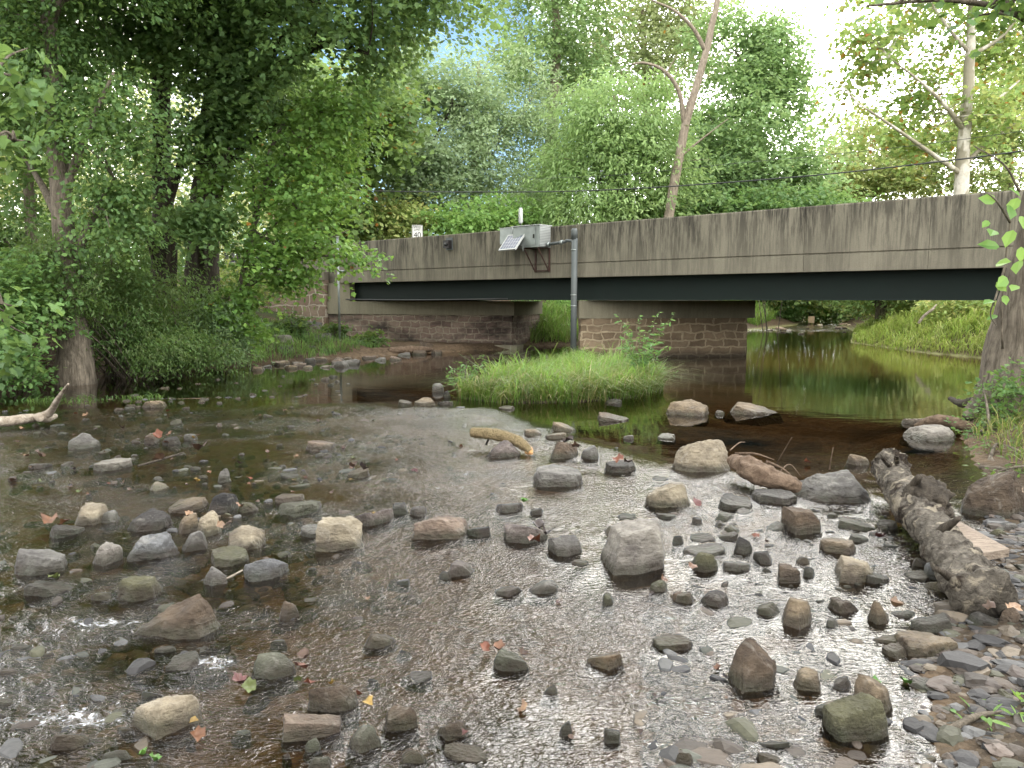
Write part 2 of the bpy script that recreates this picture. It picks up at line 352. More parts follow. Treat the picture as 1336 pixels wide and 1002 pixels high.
def terrain(x, y):
    x = np.asarray(x, float).ravel(); y = np.asarray(y, float).ravel(); s = sdist(x, y)
    n1 = fbm(p2(x, y, .5), 3); n2 = fbm(p2(x, y, 2.2, 3.), 4)
    riff = sstep(.6, -.6, y-pool_y(x))
    deep = .055 + (1-riff)*.40
    bar = np.exp(-((y-(11.9+.16*(x+4)))/.75)**2)*sstep(-1.2, -2.6, x)*sstep(-9, -7, x)         # pebble bar across the left of the pool
    deep = deep*(1-bar) + bar*(.015+.05*np.clip(n2, -1, 1))
    farriff = sstep(35, 38, y)*sstep(50, 46, y)
    deep = deep*(1-farriff)+farriff*.02
    zin = -np.minimum(deep, .02+.35*np.abs(s)) + .035*n2*(1-.6*farriff) + .02*n1
    right_near = sstep(8.5, 6, y)*sstep(-1, 0, x)
    steep = np.where(x < -2, np.interp(y, [0, 12, 16, 19, 24], [.9, .9, .75, .38, .40]), .38)
    zl = np.minimum(steep*s, 1.55+.04*s) + .10*n1*np.minimum(s, 1.5) + .03*n2
    zg = np.where(s < 1.0, .10*s, .10+.55*(s-1.0)); zg = np.minimum(zg, 1.4) + .05*n1*np.minimum(s, 1) + .015*n2
    zl = zl*(1-right_near) + zg*right_near
    cap_ = .16+.30*np.maximum(0, -(x+5.0))+.05*n2; k_ = sstep(19.5, 21, y)*sstep(28.5, 27, y)*sstep(-10.5, -9.5, x)*sstep(.3, -.2, x)
    zl = np.where(k_ > 0, np.minimum(zl, cap_*k_+9*(1-k_)), zl)
    z = np.where(s < 0, zin, zl)
    # road embankment beyond both ends of the bridge
    rs = (x-BP[0])*BU[0]+(y-BP[1])*BU[1]; rn = (x-BP[0])*BN[0]+(y-BP[1])*BN[1]
    out = np.maximum(np.maximum(-.2-rn, rn-5.4), 0)
    endd = np.maximum(np.maximum(rs+11.3, 10.9-rs), 0); ls = -11.3-2.2*sstep(1.6, .5, rn); endd = np.where((rs < ls) | (rs > 10.9), 0, np.minimum(rs-ls, 10.9-rs))
    ridge = road_z()-.05 - out/np.where(rn < 0, 1.45-.75*sstep(-16, -13.5, rs)*(rs < 0), 1.45) - endd/.6
    ridge = np.where(s < 0, -9, ridge)
    z = np.maximum(z, ridge)
    return z
gx = np.concatenate([-np.geomspace(160, 12.5, 26), np.arange(-12, 24.01, .14), np.geomspace(24.6, 170, 24)])
gy = np.concatenate([-np.geomspace(60, 3, 8), np.arange(-2.5, 1, .5), np.arange(1, 14, .085), np.arange(14, 30, .16), np.arange(30, 60, .4), np.geomspace(61, 320, 22)])
X, Y = np.meshgrid(gx, gy); Z = terrain(X, Y); sg = sdist(X.ravel(), Y.ravel())
near = (Y.ravel() < 14) & (np.abs(X.ravel()) < 12)
Z = Z + np.where(near, .022*np.abs(fbm(p2(X, Y, 5, 9), 3)), 0)
V = np.column_stack([X.ravel(), Y.ravel(), Z])
def gridq(ny, nx):
    i = np.arange(ny-1)[:, None]*nx + np.arange(nx-1)[None]
    return np.stack([i, i+1, i+1+nx, i+nx], -1).reshape(-1, 4)
wetm = sstep(.25, -.1, sg)
rightg = sstep(8, 5.5, Y.ravel())*sstep(-1, .5, X.ravel())*sstep(1.7, .8, sg)
rs = (X.ravel()-BP[0])*BU[0]+(Y.ravel()-BP[1])*BU[1]; rn = (X.ravel()-BP[0])*BN[0]+(Y.ravel()-BP[1])*BN[1]
grass = sstep(.6, 1.5, sg)*sstep(-.2, .3, fbm(p2(X, Y, .4, 7), 3)+.15)
gcol = np.column_stack([wetm, rightg, grass])
me = np_mesh('ground', V, [gridq(len(gy), len(gx))], True, gcol)
t = NT('creek_ground'); p = t.geo()
at = t.n('ShaderNodeSeparateColor', Color=t.n('ShaderNodeAttribute', dict(attribute_name='Col')).outputs['Color'])
n1 = t.noise(p, 1.6, 6, .6); n2 = t.noise(p, 9, 6, .65); n3 = t.noise(p, 45, 4, .7)
vo = t.n('ShaderNodeTexVoronoi', Vector=p, Scale=17.0, Randomness=1.0); vo2 = t.n('ShaderNodeTexVoronoi', Vector=p, Scale=42.0)
peb = t.ramp(t.n('ShaderNodeSeparateColor', Color=vo.outputs['Color']).outputs[0], [(0, (.055,.040,.024)), (.35, (.15,.10,.056)), (.6, (.065,.055,.042)), (.8, (.17,.125,.08)), (1, (.15,.14,.12))])
peb2 = t.ramp(t.n('ShaderNodeSeparateColor', Color=vo2.outputs['Color']).outputs[0], [(0, (.045,.030,.018)), (.5, (.085,.055,.032)), (1, (.14,.10,.065))])
bed = t.mix(t.maprange(n1, .4, .6), peb, peb2)
bed = t.mix(t.maprange(n2, .42, .62, 0., .8), bed, (.150, .108, .066))
bed = t.mix(t.maprange(t.noise(p, .7, 4), .50, .60, 0., .7), bed, (.028, .023, .016))
soil = t.mix(t.maprange(n2, .3, .7), (.045, .030, .018), (.13, .092, .058))
soil = t.mix(t.maprange(n3, .55, .75, 0., .5), soil, (.17, .11, .06))
grs = t.mix(t.maprange(n3, .3, .7), (.022, .030, .010), (.055, .07, .022))
sx = t.n('ShaderNodeSeparateXYZ', _0=p)
bed = t.mix(t.math('MULTIPLY', t.maprange(sx.outputs[1], 14, 19), t.maprange(sx.outputs[0], 3, 6)), bed, t.mix(n1, (.27, .28, .12), (.38, .39, .18)))  # bed paled to olive under the far pool, standing in for its bright reflection
c = t.mix(at.outputs[2], soil, grs)
gv = t.mix(.25, t.mix(1, peb2, (.55, .60, .62), 'MULTIPLY'), (.035, .028, .021))
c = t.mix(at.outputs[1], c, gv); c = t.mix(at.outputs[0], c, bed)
h = t.math('ADD', t.math('MULTIPLY', vo.outputs[0], -.9), t.math('ADD', n2, t.math('MULTIPLY', n3, .5)))
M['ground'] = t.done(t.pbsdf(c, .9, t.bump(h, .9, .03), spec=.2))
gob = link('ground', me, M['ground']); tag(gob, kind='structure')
# ---------------------------------------------------------------- road on the deck approaches
def ground_z(x, y): return float(terrain([x], [y])[0])
def GT(px, py):
    """where the line of sight meets the ground or the water"""
    r = ray(px, py); o = np.array([0, 0, CAMZ]); t_ = np.arange(1.5, 60, .08)/r[1]; P = o+t_[:, None]*r
    k = np.nonzero(P[:, 2] <= np.maximum(terrain(P[:, 0], P[:, 1]), 0))[0]
    return P[k[0]] if len(k) else P[-1]
# ---------------------------------------------------------------- the road bridge
bridge = empty('bridge', (BP[0], BP[1], 0), 'low concrete road bridge with dark green girder on stone supports crossing the creek', 'bridge', None, math.atan2(BU[1], BU[0]))
def to_local(P):
    P = np.atleast_2d(np.asarray(P, float)); q = P[:, :2]-BP
    return np.column_stack([q@BU, q@BN, P[:, 2]])
H = 1.5
def parapet(n0, sgn, name, S0, S1, label=None):
    f = lambda d: n0+sgn*d
    prof = [(0, H+.56), (0, H+.895), (.028, H+.905), (.028, H+.922), (0, H+.932), (0, H+1.845), (.014, H+1.874), (.33, H+1.874), (.345, H+1.86), (.345, H+.56)]
    rec = [(.02, H+.575), (.02, H+1.852), (.325, H+1.852), (.325, H+.575)]
    a = Acc(); js = [S0, -7.6, 5.75, 8.05, S1]
    for s0, s1 in zip(js[:-1], js[1:]):
        pp = [(f(d), z) for d, z in prof]
        if sgn > 0: pp = pp[::-1]
        a.prism(pp, s0+.004, s1-.004)
        rp = [(f(d), z) for d, z in rec]
        if sgn > 0: rp = rp[::-1]
        a.prism(rp, s1-.0039, s1+.0039)
    return a.build(name, M['concrete'], bridge)
parapet(0, 1, 'parapet', -12.4, 15.5)
parapet(5.2, -1, 'parapet', -12.4, 15.5)
a = Acc(); a.box((-12.4, .347, H+.60), (15.5, 4.853, H+.88)); a.build('deck_slab', M['concrete_plain'], bridge)
asph = m_simple('asphalt', (.05, .05, .052), .9, 0, .3, 12, .4)
a = Acc(); a.box((-12.4, .347, H+.881), (15.5, 4.853, H+.93)); a.build('road_surface', asph, bridge)
for n0 in (.42, 2.45, 4.4):
    a = Acc()
    a.box((-11.2, n0, H+.03), (11.6, n0+.02, H+.585)); a.box((-11.2, n0-.12, H-.012), (11.6, n0+.17, H+.028)); a.box((-11.2, n0-.10, H+.587), (11.6, n0+.15, H+.599))
    for s in np.arange(-10, 11.5, 3.3): a.box((s, n0+.022, H+.03), (s+.015, n0+.14, H+.58))
    a.build('girder', M['green_steel'], bridge)
def wall_block(foot, z0, z1, name, mat, parent, bulge=0.0, uo=0.0, rows=8, batter=0.0):
    """closed footprint (world xy), extruded; UV = perimeter length, height.  Slightly uneven courses."""
    foot = np.asarray(foot, float); pts = []; L0 = [0.]
    n = len(foot)
    for i in range(n):
        p, q = foot[i], foot[(i+1) % n]; k = max(1, int(np.linalg.norm(q-p)/.12))
        for j in range(k): pts.append(p+(q-p)*j/k)
    pts = np.array(pts); m = len(pts)
    per = np.concatenate([[0], np.cumsum(np.linalg.norm(np.roll(pts, -1, 0)-pts, axis=1))])
    c = foot.mean(0); zs = np.linspace(z0, z1, rows+1); V = []; U = []
    for z in zs:
        ring = np.vstack([pts, pts[:1]])
        d = ring-c; d /= np.linalg.norm(d, axis=1)[:, None]
        w = fbm(np.column_stack([ring*2.6, np.full(len(ring), z*3.0)]), 3)*bulge + batter*(z1-z)
        V.append(np.column_stack([ring+d*w[:, None], np.full(len(ring), z)])); U.append(np.column_stack([per+uo, np.full(len(ring), z)]))
    V = np.vstack(V); U = np.vstack(U); M1 = m+1
    i = np.arange(rows)[:, None]*M1+np.arange(m)[None]
    Q = np.stack([i, i+1, i+1+M1, i+M1], -1).reshape(-1, 4)
    cap = np.arange(m)+rows*M1
    V = to_local(V)
    a = Acc(); a.add(V, [Q, cap[None]], None, U)
    return a.build(name, mat, parent)
def ccw(f):
    f = np.asarray(f, float); A = sum(f[i][0]*f[(i+1) % len(f)][1]-f[(i+1) % len(f)][0]*f[i][1] for i in range(len(f)))
    return f if A > 0 else f[::-1]
# left abutment: stone stem, footing and concrete cap
A0, A1 = np.array([-6.23, 26.4]), np.array([0.0, 23.5])
A2, A3 = np.array([.95, 26.6]), np.array([-5.2, 29.2])
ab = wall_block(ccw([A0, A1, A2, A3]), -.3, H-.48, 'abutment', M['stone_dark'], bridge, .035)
ctr = (A0+A1+A2+A3)/4
def off(ps, d): return [p+(p-ctr)/np.linalg.norm(p-ctr)*d for p in ps]
wall_block(ccw(off([A0, A1, A2, A3], .09)), H-.477, H-.05, 'cap', M['concrete_plain'], ab, .004, 0, 3)
b0 = A0+(A1-A0)*.0; b1 = A0+(A1-A0)*.13; e = np.array([.42, .9])
wall_block(ccw([b0, b1, b1+e*1.5, b0+e*1.5]), H-.047, H+.555, 'bearing_block', M['concrete_plain'], ab, .003, 3, 3)
ft = (A1-A0)/np.linalg.norm(A1-A0); fn = np.array([ft[1], -ft[0]])
wall_block(ccw([A0+ft*2.2+fn*.28, A1+ft*.25+fn*.22, A1+ft*.25-fn*.3, A0+ft*2.2-fn*.3]), -.3, .13, 'footing', M['concrete_plain'], ab, .05, 0, 3)
# middle pier
P0, P1 = np.array([1.77, 19.95]), np.array([6.30, 20.5]); pd = np.array([-.10, .99])
P0b = P0+np.array([-.02, .14])
foot = [P0, P0+np.array([.25, -.06]), P1+np.array([-.3, -.05]), P1+np.array([-.06, .06]), P1+np.array([.0, .5]), P1+np.array([-.2, 1.25]), P0+np.array([.3, 1.2]), P0+np.array([0, .7])]
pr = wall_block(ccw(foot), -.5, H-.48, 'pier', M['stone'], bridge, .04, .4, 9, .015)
ctr = np.mean(foot, 0)
wall_block(ccw([P0+np.array([-.05, -.10]), P1+np.array([.09, -.09]), P1+np.array([.09, 1.3]), P0+np.array([-.04, 1.3])]), H-.477, H-.02, 'cap', M['concrete_plain'], pr, .004, 0, 3)
# far abutment at the right, mostly behind the leaning trunk
R0 = BP+BU*10.0+BN*.3; R1 = BP+BU*10.0+BN*5.0
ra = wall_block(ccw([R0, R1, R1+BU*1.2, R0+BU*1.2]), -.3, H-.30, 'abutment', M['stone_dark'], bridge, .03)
wall_block(ccw([R0-BU*.06-BN*.06, R1-BU*.06+BN*.06, R1+BU*1.25+BN*.06, R0+BU*1.25-BN*.06]), H-.297, H-.05, 'cap', M['concrete_plain'], ra, .003, 0, 2)
# wing wall at the left with its sloping coping
Wa, Wb = W(338, 400, 27.2)[:2], A0+np.array([-.04, .02])
d = (Wb-Wa)/np.linalg.norm(Wb-Wa); nn = np.array([d[1], -d[0]])
def strip(zlo, zhi, name, mat, o0, o1, parent):
    k = 14; tt = np.linspace(0, 1, k)
    V = []; U = []
    for oo in (o0, o1):
        for zf in (zlo, zhi):
            P = Wa+(Wb-Wa)*tt[:, None]+nn*oo
            zz = zf(tt); V.append(np.column_stack([P, zz])); U.append(np.column_stack([tt*np.linalg.norm(Wb-Wa), zz]))
    i = np.arange(k-1); b = [0, k, 2*k, 3*k]
    polys = [np.stack([i+b[0], i+1+b[0], i+1+b[1], i+b[1]], -1), np.stack([i+b[2], i+b[3], i+1+b[3], i+1+b[2]], -1), np.stack([i+b[1], i+1+b[1], i+1+b[3], i+b[3]], -1), np.stack([i+b[0], i+b[2], i+1+b[2], i+1+b[0]], -1)]
    polys.append(np.array([[b[0], b[1], b[3], b[2]], [b[0]+k-1, b[2]+k-1, b[3]+k-1, b[1]+k-1]]))
    a = Acc(); a.add(to_local(np.vstack(V)), polys, None, np.vstack(U)); return a.build(name, mat, parent)
top = lambda t: np.minimum(1.42+.90*t, 2.16)
ww = strip(lambda t: -.2+0*t, top, 'wing_wall', M['wing'], .12, -.4, bridge)
strip(lambda t: top(t)+.002, lambda t: top(t)+.26, 'coping', M['concrete'], .19, -.45, ww)
# conduit slung beneath the fascia
a = Acc(); a.tube([(s, .12, H+.02-.03*math.sin((s+10)*.45)) for s in np.linspace(-10, -2.4, 18)], .022, 6); a.build('conduit', M['cable'], bridge, True)
# ---------------------------------------------------------------- stream gauge equipment on the fascia
RZ = math.atan2(BU[1], BU[0])
def at_bridge(px):      # s where the pixel column meets the fascia
    k = (px-CX)/F; return -(BP[0]-k*BP[1])/(BU[0]-k*BU[1])
def loc_s(s, n, z): return (BP[0]+BU[0]*s+BN[0]*n, BP[1]+BU[1]*s+BN[1]*n, z)
def zpx(py, px, s):
    P = BP+BU*s; return W(px, py, P[1])[2]
s0 = at_bridge(703)+.42
zb, zt = 2.83, 3.37
box = empty('instrument_box', loc_s(s0, -.02, zb), 'galvanised metal instrument box on a black bracket bolted to the bridge fascia', 'instrument box', None, RZ)
a = Acc(); a.box((-.86, -.52, 0), (0.02, -.06, zt-zb)); cab = a.build('cabinet', M['alu'], box)
a = Acc()
for k in range(13): a.box((.022, -.50, .03+k*.04), (.034, -.08, .052+k*.04))
a.build('louvre_panel', M['alu_white'], box)
a = Acc(); a.box((-.90, -.56, zt-zb+.001), (.05, -.03, zt-zb+.018)); a.build('lid', M['alu_white'], box)
a = Acc(); a.box((-.80, -.537, .06), (-.10, -.522, zt-zb-.06)); dr = a.build('door', M['alu'], box)
a = Acc(); a.box((-.16, -.56, .22), (-.13, -.5385, .32)); a.build('handle', M['black_steel'], dr)
a = Acc()
for sx in (-.52, -.06):
    a.box((sx, -.05, -.62), (sx+.04, -.012, -.002)); a.tube([(sx+.02, -.50, -.02), (sx+.02, -.05, -.60)], .018, 6); a.box((sx, -.5, -.03), (sx+.04, -.06, -.002))
a.box((-.479, -.05, -.60), (-.061, -.014, -.565)); a.build('bracket', M['rust_steel'], box)
# conduit elbow and arm to the pipe
pS = at_bridge(749); pipe_xy = W(748.5, 400, 19.3)[:2]
gp = empty('gauge_pipe', (pipe_xy[0], pipe_xy[1], -.3), 'tall grey steel gauge pipe standing in the grass before the bridge', 'pipe')
zt2 = 3.30
a = Acc(); a.tube([(0, 0, 0), (0.01, 0, zt2)], .076, 18); a.build('tube', M['grey_paint'], gp, True)
a = Acc(); a.tube([(0, 0, zt2-.02), (0, 0, zt2+.18), (0, 0, zt2+.24)], [.080, .080, .06], 18); a.build('pipe_cap', M['grey_paint'], gp, True)
for zc in (1.65, 1.92, 3.02):
    a = Acc(); a.tube([(0, 0, zc-.012), (0, 0, zc+.012)], .0805, 18); a.build('collar', M['alu'], gp, True)
def inpipe(s, n, z): return np.array(loc_s(s, n, z))-np.array([pipe_xy[0], pipe_xy[1], -.3])
e0 = inpipe(s0+.06, -.26, 2.90); e1 = np.array([0, 0, 3.22])
pth = [e0, e0+(e1-e0)*np.array([.62, .62, 0])+np.array([0, 0, .03]), e0+(e1-e0)*np.array([.74, .74, 0])+np.array([0, 0, .06]), e1*np.array([1, 1, 1])]
a = Acc(); a.tube(smooth_path(pth, 14), .038, 10); arm = a.build('conduit_arm', M['grey_paint'], gp, True)
a = Acc(); q = (e1-e0)*np.array([1, 1, 0]); a.tube([e0, e0+q*.08], .06, 12); a.build('fitting', M['alu'], arm, True)
a = Acc(); a.tube([e0+q*.5+np.array([0, 0, .02]), e0+q*.58+np.array([0, 0, .03])], .055, 12); a.build('fitting', M['alu'], arm, True)
# solar panel
sp_s = at_bridge(672)
pc = np.array(loc_s(sp_s+.42, -.62, 2.98))
pan = empty('solar_panel', pc, 'small tilted solar panel in a pale frame beside the metal box', 'solar panel', None, RZ)
R = np.array(Matrix.Rotation(math.radians(-12), 3, 'Z') @ Matrix.Rotation(math.radians(52), 3, 'X'))
PW, PH = .66, .46
uvq = [[0, 0], [1, 0], [1, 1], [0, 1]]
V = np.array([[-PW/2, -PH/2, .004], [PW/2, -PH/2, .004], [PW/2, PH/2, .004], [-PW/2, PH/2, .004]])@R.T
a = Acc(); a.add(V, [np.array([[0, 1, 2, 3]])], None, uvq); a.build('cells', M['solar'], pan)
a = Acc(); w = .03
for b in (((-PW/2-w, -PH/2-w, -.03), (PW/2+w, -PH/2, .012)), ((-PW/2-w, PH/2, -.03), (PW/2+w, PH/2+w, .012)), ((-PW/2-w, -PH/2+.001, -.03), (-PW/2, PH/2-.001, .012)), ((PW/2, -PH/2+.001, -.03), (PW/2+w, PH/2-.001, .012)), ((-PW/2+.001, -PH/2+.001, -.026), (PW/2-.001, PH/2-.001, -.004))):
    a.box(*b, R=R)
a.build('frame', M['alu_white'], pan)
a = Acc(); a.tube([(0.05, .02, -.06), (.36, .12, -.12), (.50, .20, -.12)], .035, 10); a.tube([(.30, .10, -.24), (.30, .10, -.02)], .028, 10)
a.build('mounting_arm', M['alu'], pan, True)
# antenna
ac = np.array(loc_s(at_bridge(679)+.30, -.35, 3.37))
an = empty('antenna', ac, 'stubby pale grey antenna standing above the metal box on the bridge', 'antenna', None, RZ)
a = Acc(); a.tube([(0, 0, .10), (0, 0, .14), (0, 0, .46), (0, 0, .50)], [.03, .06, .052, .03], 12); a.build('whip', M['alu_white'], an, True)
a = Acc(); a.tube([(0, 0, -.12), (0, 0, .11)], .02, 8); a.box((-.05, -.02, -.02), (.05, .02, .01)); a.build('bracket', M['black_steel'], an)
# small pale box behind the panel
bs = at_bridge(664)+.06
jb = empty('junction_box', loc_s(bs, -.005, 2.98), 'small pale junction box on the fascia, half behind the solar panel', 'box', None, RZ)
a = Acc(); a.box((-.22, -.18, 0), (.22, -.01, .42)); a.build('housing', M['alu'], jb)
a = Acc(); a.box((-.235, -.2, .421), (.235, -.008, .435)); a.build('cover', M['alu_white'], jb)
# little sensor further along
ss = at_bridge(588)
sn = empty('sensor', loc_s(ss, -.005, 2.98), 'little dark sensor housing alone on the concrete fascia', 'sensor', None, RZ)
a = Acc(); a.box((-.11, -.16, 0), (.11, -.01, .22)); a.build('housing', M['black_steel'], sn)
a = Acc(); a.box((-.13, -.03, -.05), (.13, -.002, .30)); a.build('backplate', M['grey_paint'], sn)
a = Acc(); a.tube([(0, -.161, .1), (0, -.20, .1)], .05, 12); a.build('lens', M['cable'], sn, True)
# staff: thin galvanised pole in front of the abutment
st = G(443, 452, .25); st = np.array([W(443.5, 446, 23.6)[0], 23.6, 0]); zg0 = ground_z(st[0], st[1])
sp_ = empty('metal_pole', (st[0], st[1], zg0), 'thin galvanised metal pole standing on the bank against the stone abutment', 'pole')
zt = W(441, 310, 23.6)[2]-zg0
a = Acc(); a.tube([(0, 0, -.2), (0.0, 0, zt)], .034, 10); a.build('tube', M['alu'], sp_, True)
a = Acc(); a.tube([(0, 0, zt), (0, 0, zt+.05)], .042, 10); a.build('pole_cap', M['alu_white'], sp_, True)
a = Acc(); a.tube([(0, 0, 2.1), (.18, .05, 2.1)], .022, 8); a.build('tie_bar', M['alu'], sp_, True)
# speed limit sign beyond the bridge
sx = W(544.5, 300, 31); szt = W(544, 293.5, 31)[2]; zg = ground_z(sx[0], 31)
sg_ = empty('speed_limit_sign', (sx[0], 31, zg), 'white speed limit sign half hidden behind the bridge parapet', 'road sign', None, math.radians(-4))
ht = szt-zg; sw = .215; sh = .54
a = Acc(); a.box((-sw, -.012, ht-sh), (sw, 0, ht)); pl = a.build('plate', M['white_sign'], sg_)
a = Acc()
for b in (((-sw+.015, -.0145, ht-.03), (sw-.015, -.0125, ht-.02)), ((-sw+.015, -.0145, ht-sh+.02), (sw-.015, -.0125, ht-sh+.03)), ((-sw+.015, -.0145, ht-sh+.031), (-sw+.025, -.0125, ht-.031)), ((sw-.025, -.0145, ht-sh+.031), (sw-.015, -.0125, ht-.031))): a.box(*b)
a.build('border', M['black_paint'], pl)
a = Acc(); a.box((-.03, .002, -.2), (.03, .04, ht-.05)); a.build('post', M['alu'], sg_)
def text(txt, size, loc, parent, mat, rot=(math.pi/2, 0, 0)):
    cu = bpy.data.curves.new('lettering', 'FONT'); cu.body = txt; cu.size = size; cu.align_x = 'CENTER'; cu.extrude = .001
    o = bpy.data.objects.new('lettering', cu); COL.objects.link(o)
    bpy.context.view_layer.update()
    me = bpy.data.meshes.new_from_object(o.evaluated_get(bpy.context.evaluated_depsgraph_get())); bpy.data.objects.remove(o)
    ob = link('lettering', me, mat, parent); ob.location = loc; ob.rotation_euler = rot; return ob
text('SPEED', .115, (0, -.0142, ht-.125), pl, M['black_paint']); text('LIMIT', .115, (0, -.0142, ht-.225), pl, M['black_paint']); text('40', .30, (0, -.0142, ht-.49), pl, M['black_paint'])
# guide rail of closely set dark posts at the left end of the parapet
fe0, fe1 = W(296, 350, 30.5), W(364, 350, 28.2)
zf = road_z()-.1
fc = empty('guide_rail', (fe0[0], fe0[1], zf), 'dark guide rail of closely set steel posts at the end of the parapet', 'guide rail')
fv = np.array([fe1[0]-fe0[0], fe1[1]-fe0[1]])
for k in range(9):
    q = fv*k/8; a = Acc(); a.box((q[0]-.07, q[1]-.06, -.4), (q[0]+.07, q[1]+.06, .98)); a.build('rail_post', M['black_steel'], fc)
a = Acc(); fd = fv/np.linalg.norm(fv); fnn = np.array([fd[1], -fd[0]])*.1
for zz in (.55,):
    a.tube([(-fd[0]*1.0+fnn[0], -fd[1]*1.0+fnn[1], zz), (fv[0]+fnn[0], fv[1]+fnn[1], zz)], .08, 6)
a.build('rail', M['grey_paint'], fc)
# small blue board beyond the big trunk, a pole behind it, and the overhead wires
bb = W(281, 322, 32); zg = ground_z(bb[0], 32)
bo = empty('blue_board', (bb[0], 32, zg), 'small blue board glimpsed between the dark trunks', 'board')
a = Acc(); a.box((-.11, -.01, bb[2]-zg-.17), (.11, .01, bb[2]-zg+.17)); a.build('plate', M['blue'], bo)
a = Acc(); a.box((-.025, .012, -.1), (.025, .05, bb[2]-zg+.1)); a.build('post', M['grey_paint'], bo)
up = W(358, 300, 42); zg = ground_z(up[0], 42)
uo = empty('utility_pole', (up[0], 42, zg), 'slim brown wooden utility pole behind the maple leaves', 'utility pole')
zt = W(358, 150, 42)[2]-zg
a = Acc(); a.tube([(0, 0, -.3), (0, 0, zt)], [.17, .12], 12); a.build('shaft', M['pole_wood'], uo, True)
a = Acc(); a.box((-1.1, -.16, zt-.6), (1.1, -.05, zt-.48)); a.build('crossarm', M['pole_wood'], uo)
pts = [W(*q) for q in ((150,225,33),(330,242,30),(490,249,27.5),(640,250.5,25),(760,249,23.5),(886,242.5,22),(1060,229,20),(1200,214,18.5),(1336,196.5,17),(1560,160,15))]
a = Acc(); a.tube(smooth_path(pts, 60), .017, 6); tag(a.build('overhead_cable', M['cable'], None, True), 'thick black overhead cable sagging across the trees above the bridge', 'cable')
pts = [W(*q) for q in ((700,233,29),(810,228,27),(960,213,25),(1060,204,23),(1200,189,21),(1336,171,19),(1560,142,17))]
a = Acc(); a.tube(smooth_path(pts, 50), .007, 5); tag(a.build('overhead_wire', M['cable'], None, True), 'thin faint overhead wire above the thicker cable', 'wire')
# pale board far up the creek
fb = W(1058.5, 417, 47); zg = min(ground_z(fb[0], 47), fb[2]-.3)
fo = empty('sign_board', (fb[0], 47, zg), 'small pale orange board standing far upstream beyond the bridge', 'sign')
ps = m_simple('faded_board', (.55, .40, .27), .7, 0, .15, 5)
a = Acc(); a.box((-.19, -.012, fb[2]-zg-.2), (.19, .012, fb[2]-zg+.2)); a.build('plate', ps, fo)
for k in (-.13, .13): a = Acc(); a.box((k-.025, .013, -.3), (k+.025, .05, fb[2]-zg+.15)); a.build('post', M['pole_wood'], fo)
# ---------------------------------------------------------------- rocks: surveyed one by one (picture centre, width, height, colour, shape, label)
RC = dict(tan=(.34,.275,.195), cream=(.46,.41,.315), grey=(.255,.255,.25), pale=(.40,.385,.36), blue=(.235,.25,.275), dark=(.075,.072,.072), brown=(.165,.125,.09), olive=(.15,.15,.085), pink=(.33,.26,.215), green=(.17,.18,.14), black=(.045,.045,.048), purple=(.235,.205,.20), rust=(.40,.28,.18))
_ICO = {}
def ico(sub):
    if sub not in _ICO:
        bm = bmesh.new(); bmesh.ops.create_icosphere(bm, subdivisions=sub, radius=1)
        bm.verts.ensure_lookup_table()
        _ICO[sub] = (np.array([v.co[:] for v in bm.verts]), np.array([[v.index for v in f.verts] for f in bm.faces])); bm.free()
    return _ICO[sub]
_RS = {}
def rock_shape(style, seed, sub):
    if (style, seed, sub) not in _RS: _RS[style, seed, sub] = rock_shape_(style, seed, sub)
    V, Fc = _RS[style, seed, sub]; return V.copy(), Fc
def rock_shape_(style, seed, sub):
    """unit rock: extents about [-1,1] in x,y and [-1,1] in z"""
    r = np.random.default_rng(seed); D, Fc = ico(sub)
    k = {'a': 13, 's': 11, 'b': 9, 'p': 11, 'r': 18}[style]
    N = r.normal(size=(k, 3)); N /= np.linalg.norm(N, axis=1)[:, None]
    d = r.uniform(.62, .98, k) if style != 'r' else r.uniform(.78, 1.0, k)
    if style == 's':
        N[0] = (r.normal(0, .10), r.normal(0, .10), 1); d[0] = .42; N[1] = (0, 0, -1); d[1] = .6
        for i in range(2, 8):
            a = i*1.05+r.uniform(-.3, .3); N[i] = (math.cos(a), math.sin(a), r.uniform(-.05, .45)); d[i] = r.uniform(.72, .95)
    if style == 'b':
        for i, n in enumerate(((0, 0, 1), (1, 0, .15), (-1, .1, .1), (.1, -1, .2), (0, 1, .1))): N[i] = np.array(n)+r.normal(0, .10, 3); d[i] = r.uniform(.66, .82)
    if style == 'p':
        for i in range(5):
            a = i*1.256+r.uniform(-.3, .3); N[i] = (math.cos(a), math.sin(a), r.uniform(.1, .8)); d[i] = r.uniform(.60, .9)
    N[:, 2] = np.where(N[:, 2] < -.9, N[:, 2], np.abs(N[:, 2])*(.6 if style in 'bs' else .75)+.02)
    if style in 'ar': N[0] = (r.normal(0, .22), r.normal(0, .22), 1); d[0] = r.uniform(.52, .70); N[1] = (r.normal(0, .5), r.normal(0, .5), 1); d[1] = r.uniform(.60, .8)
    if style == 'p': N[0] = (r.normal(0, .5), r.normal(0, .4), 1); d[0] = r.uniform(.62, .75)
    N = np.vstack([N, [(0, 0, -1.)]]); d = np.append(d, .8); N /= np.linalg.norm(N, axis=1)[:, None]
    q = D@N.T; q = np.where(q > .04, d[None]/np.maximum(q, .04), 9)
    pw = 60. if style != 'r' else 16.
    rad = np.power((np.power(q, -pw)).sum(1), -1/pw); rad = np.minimum(rad, 1.35)
    V = D*rad[:, None]
    o = r.uniform(0, 50, 3)
    n = fbm(V*1.6+o, 3)*.065 + (fbm(V*5+o, 3)*.045 if sub > 2 else 0)
    if sub > 3: n = n + np.abs(fbm(V*np.array([4, 4, 11])+o, 3))*-.035
    V = V*(1+n)[:, None]
    V -= (V.max(0)+V.min(0))/2; V /= (V.max(0)-V.min(0))/2
    return V, Fc
ROCKS_XY = []
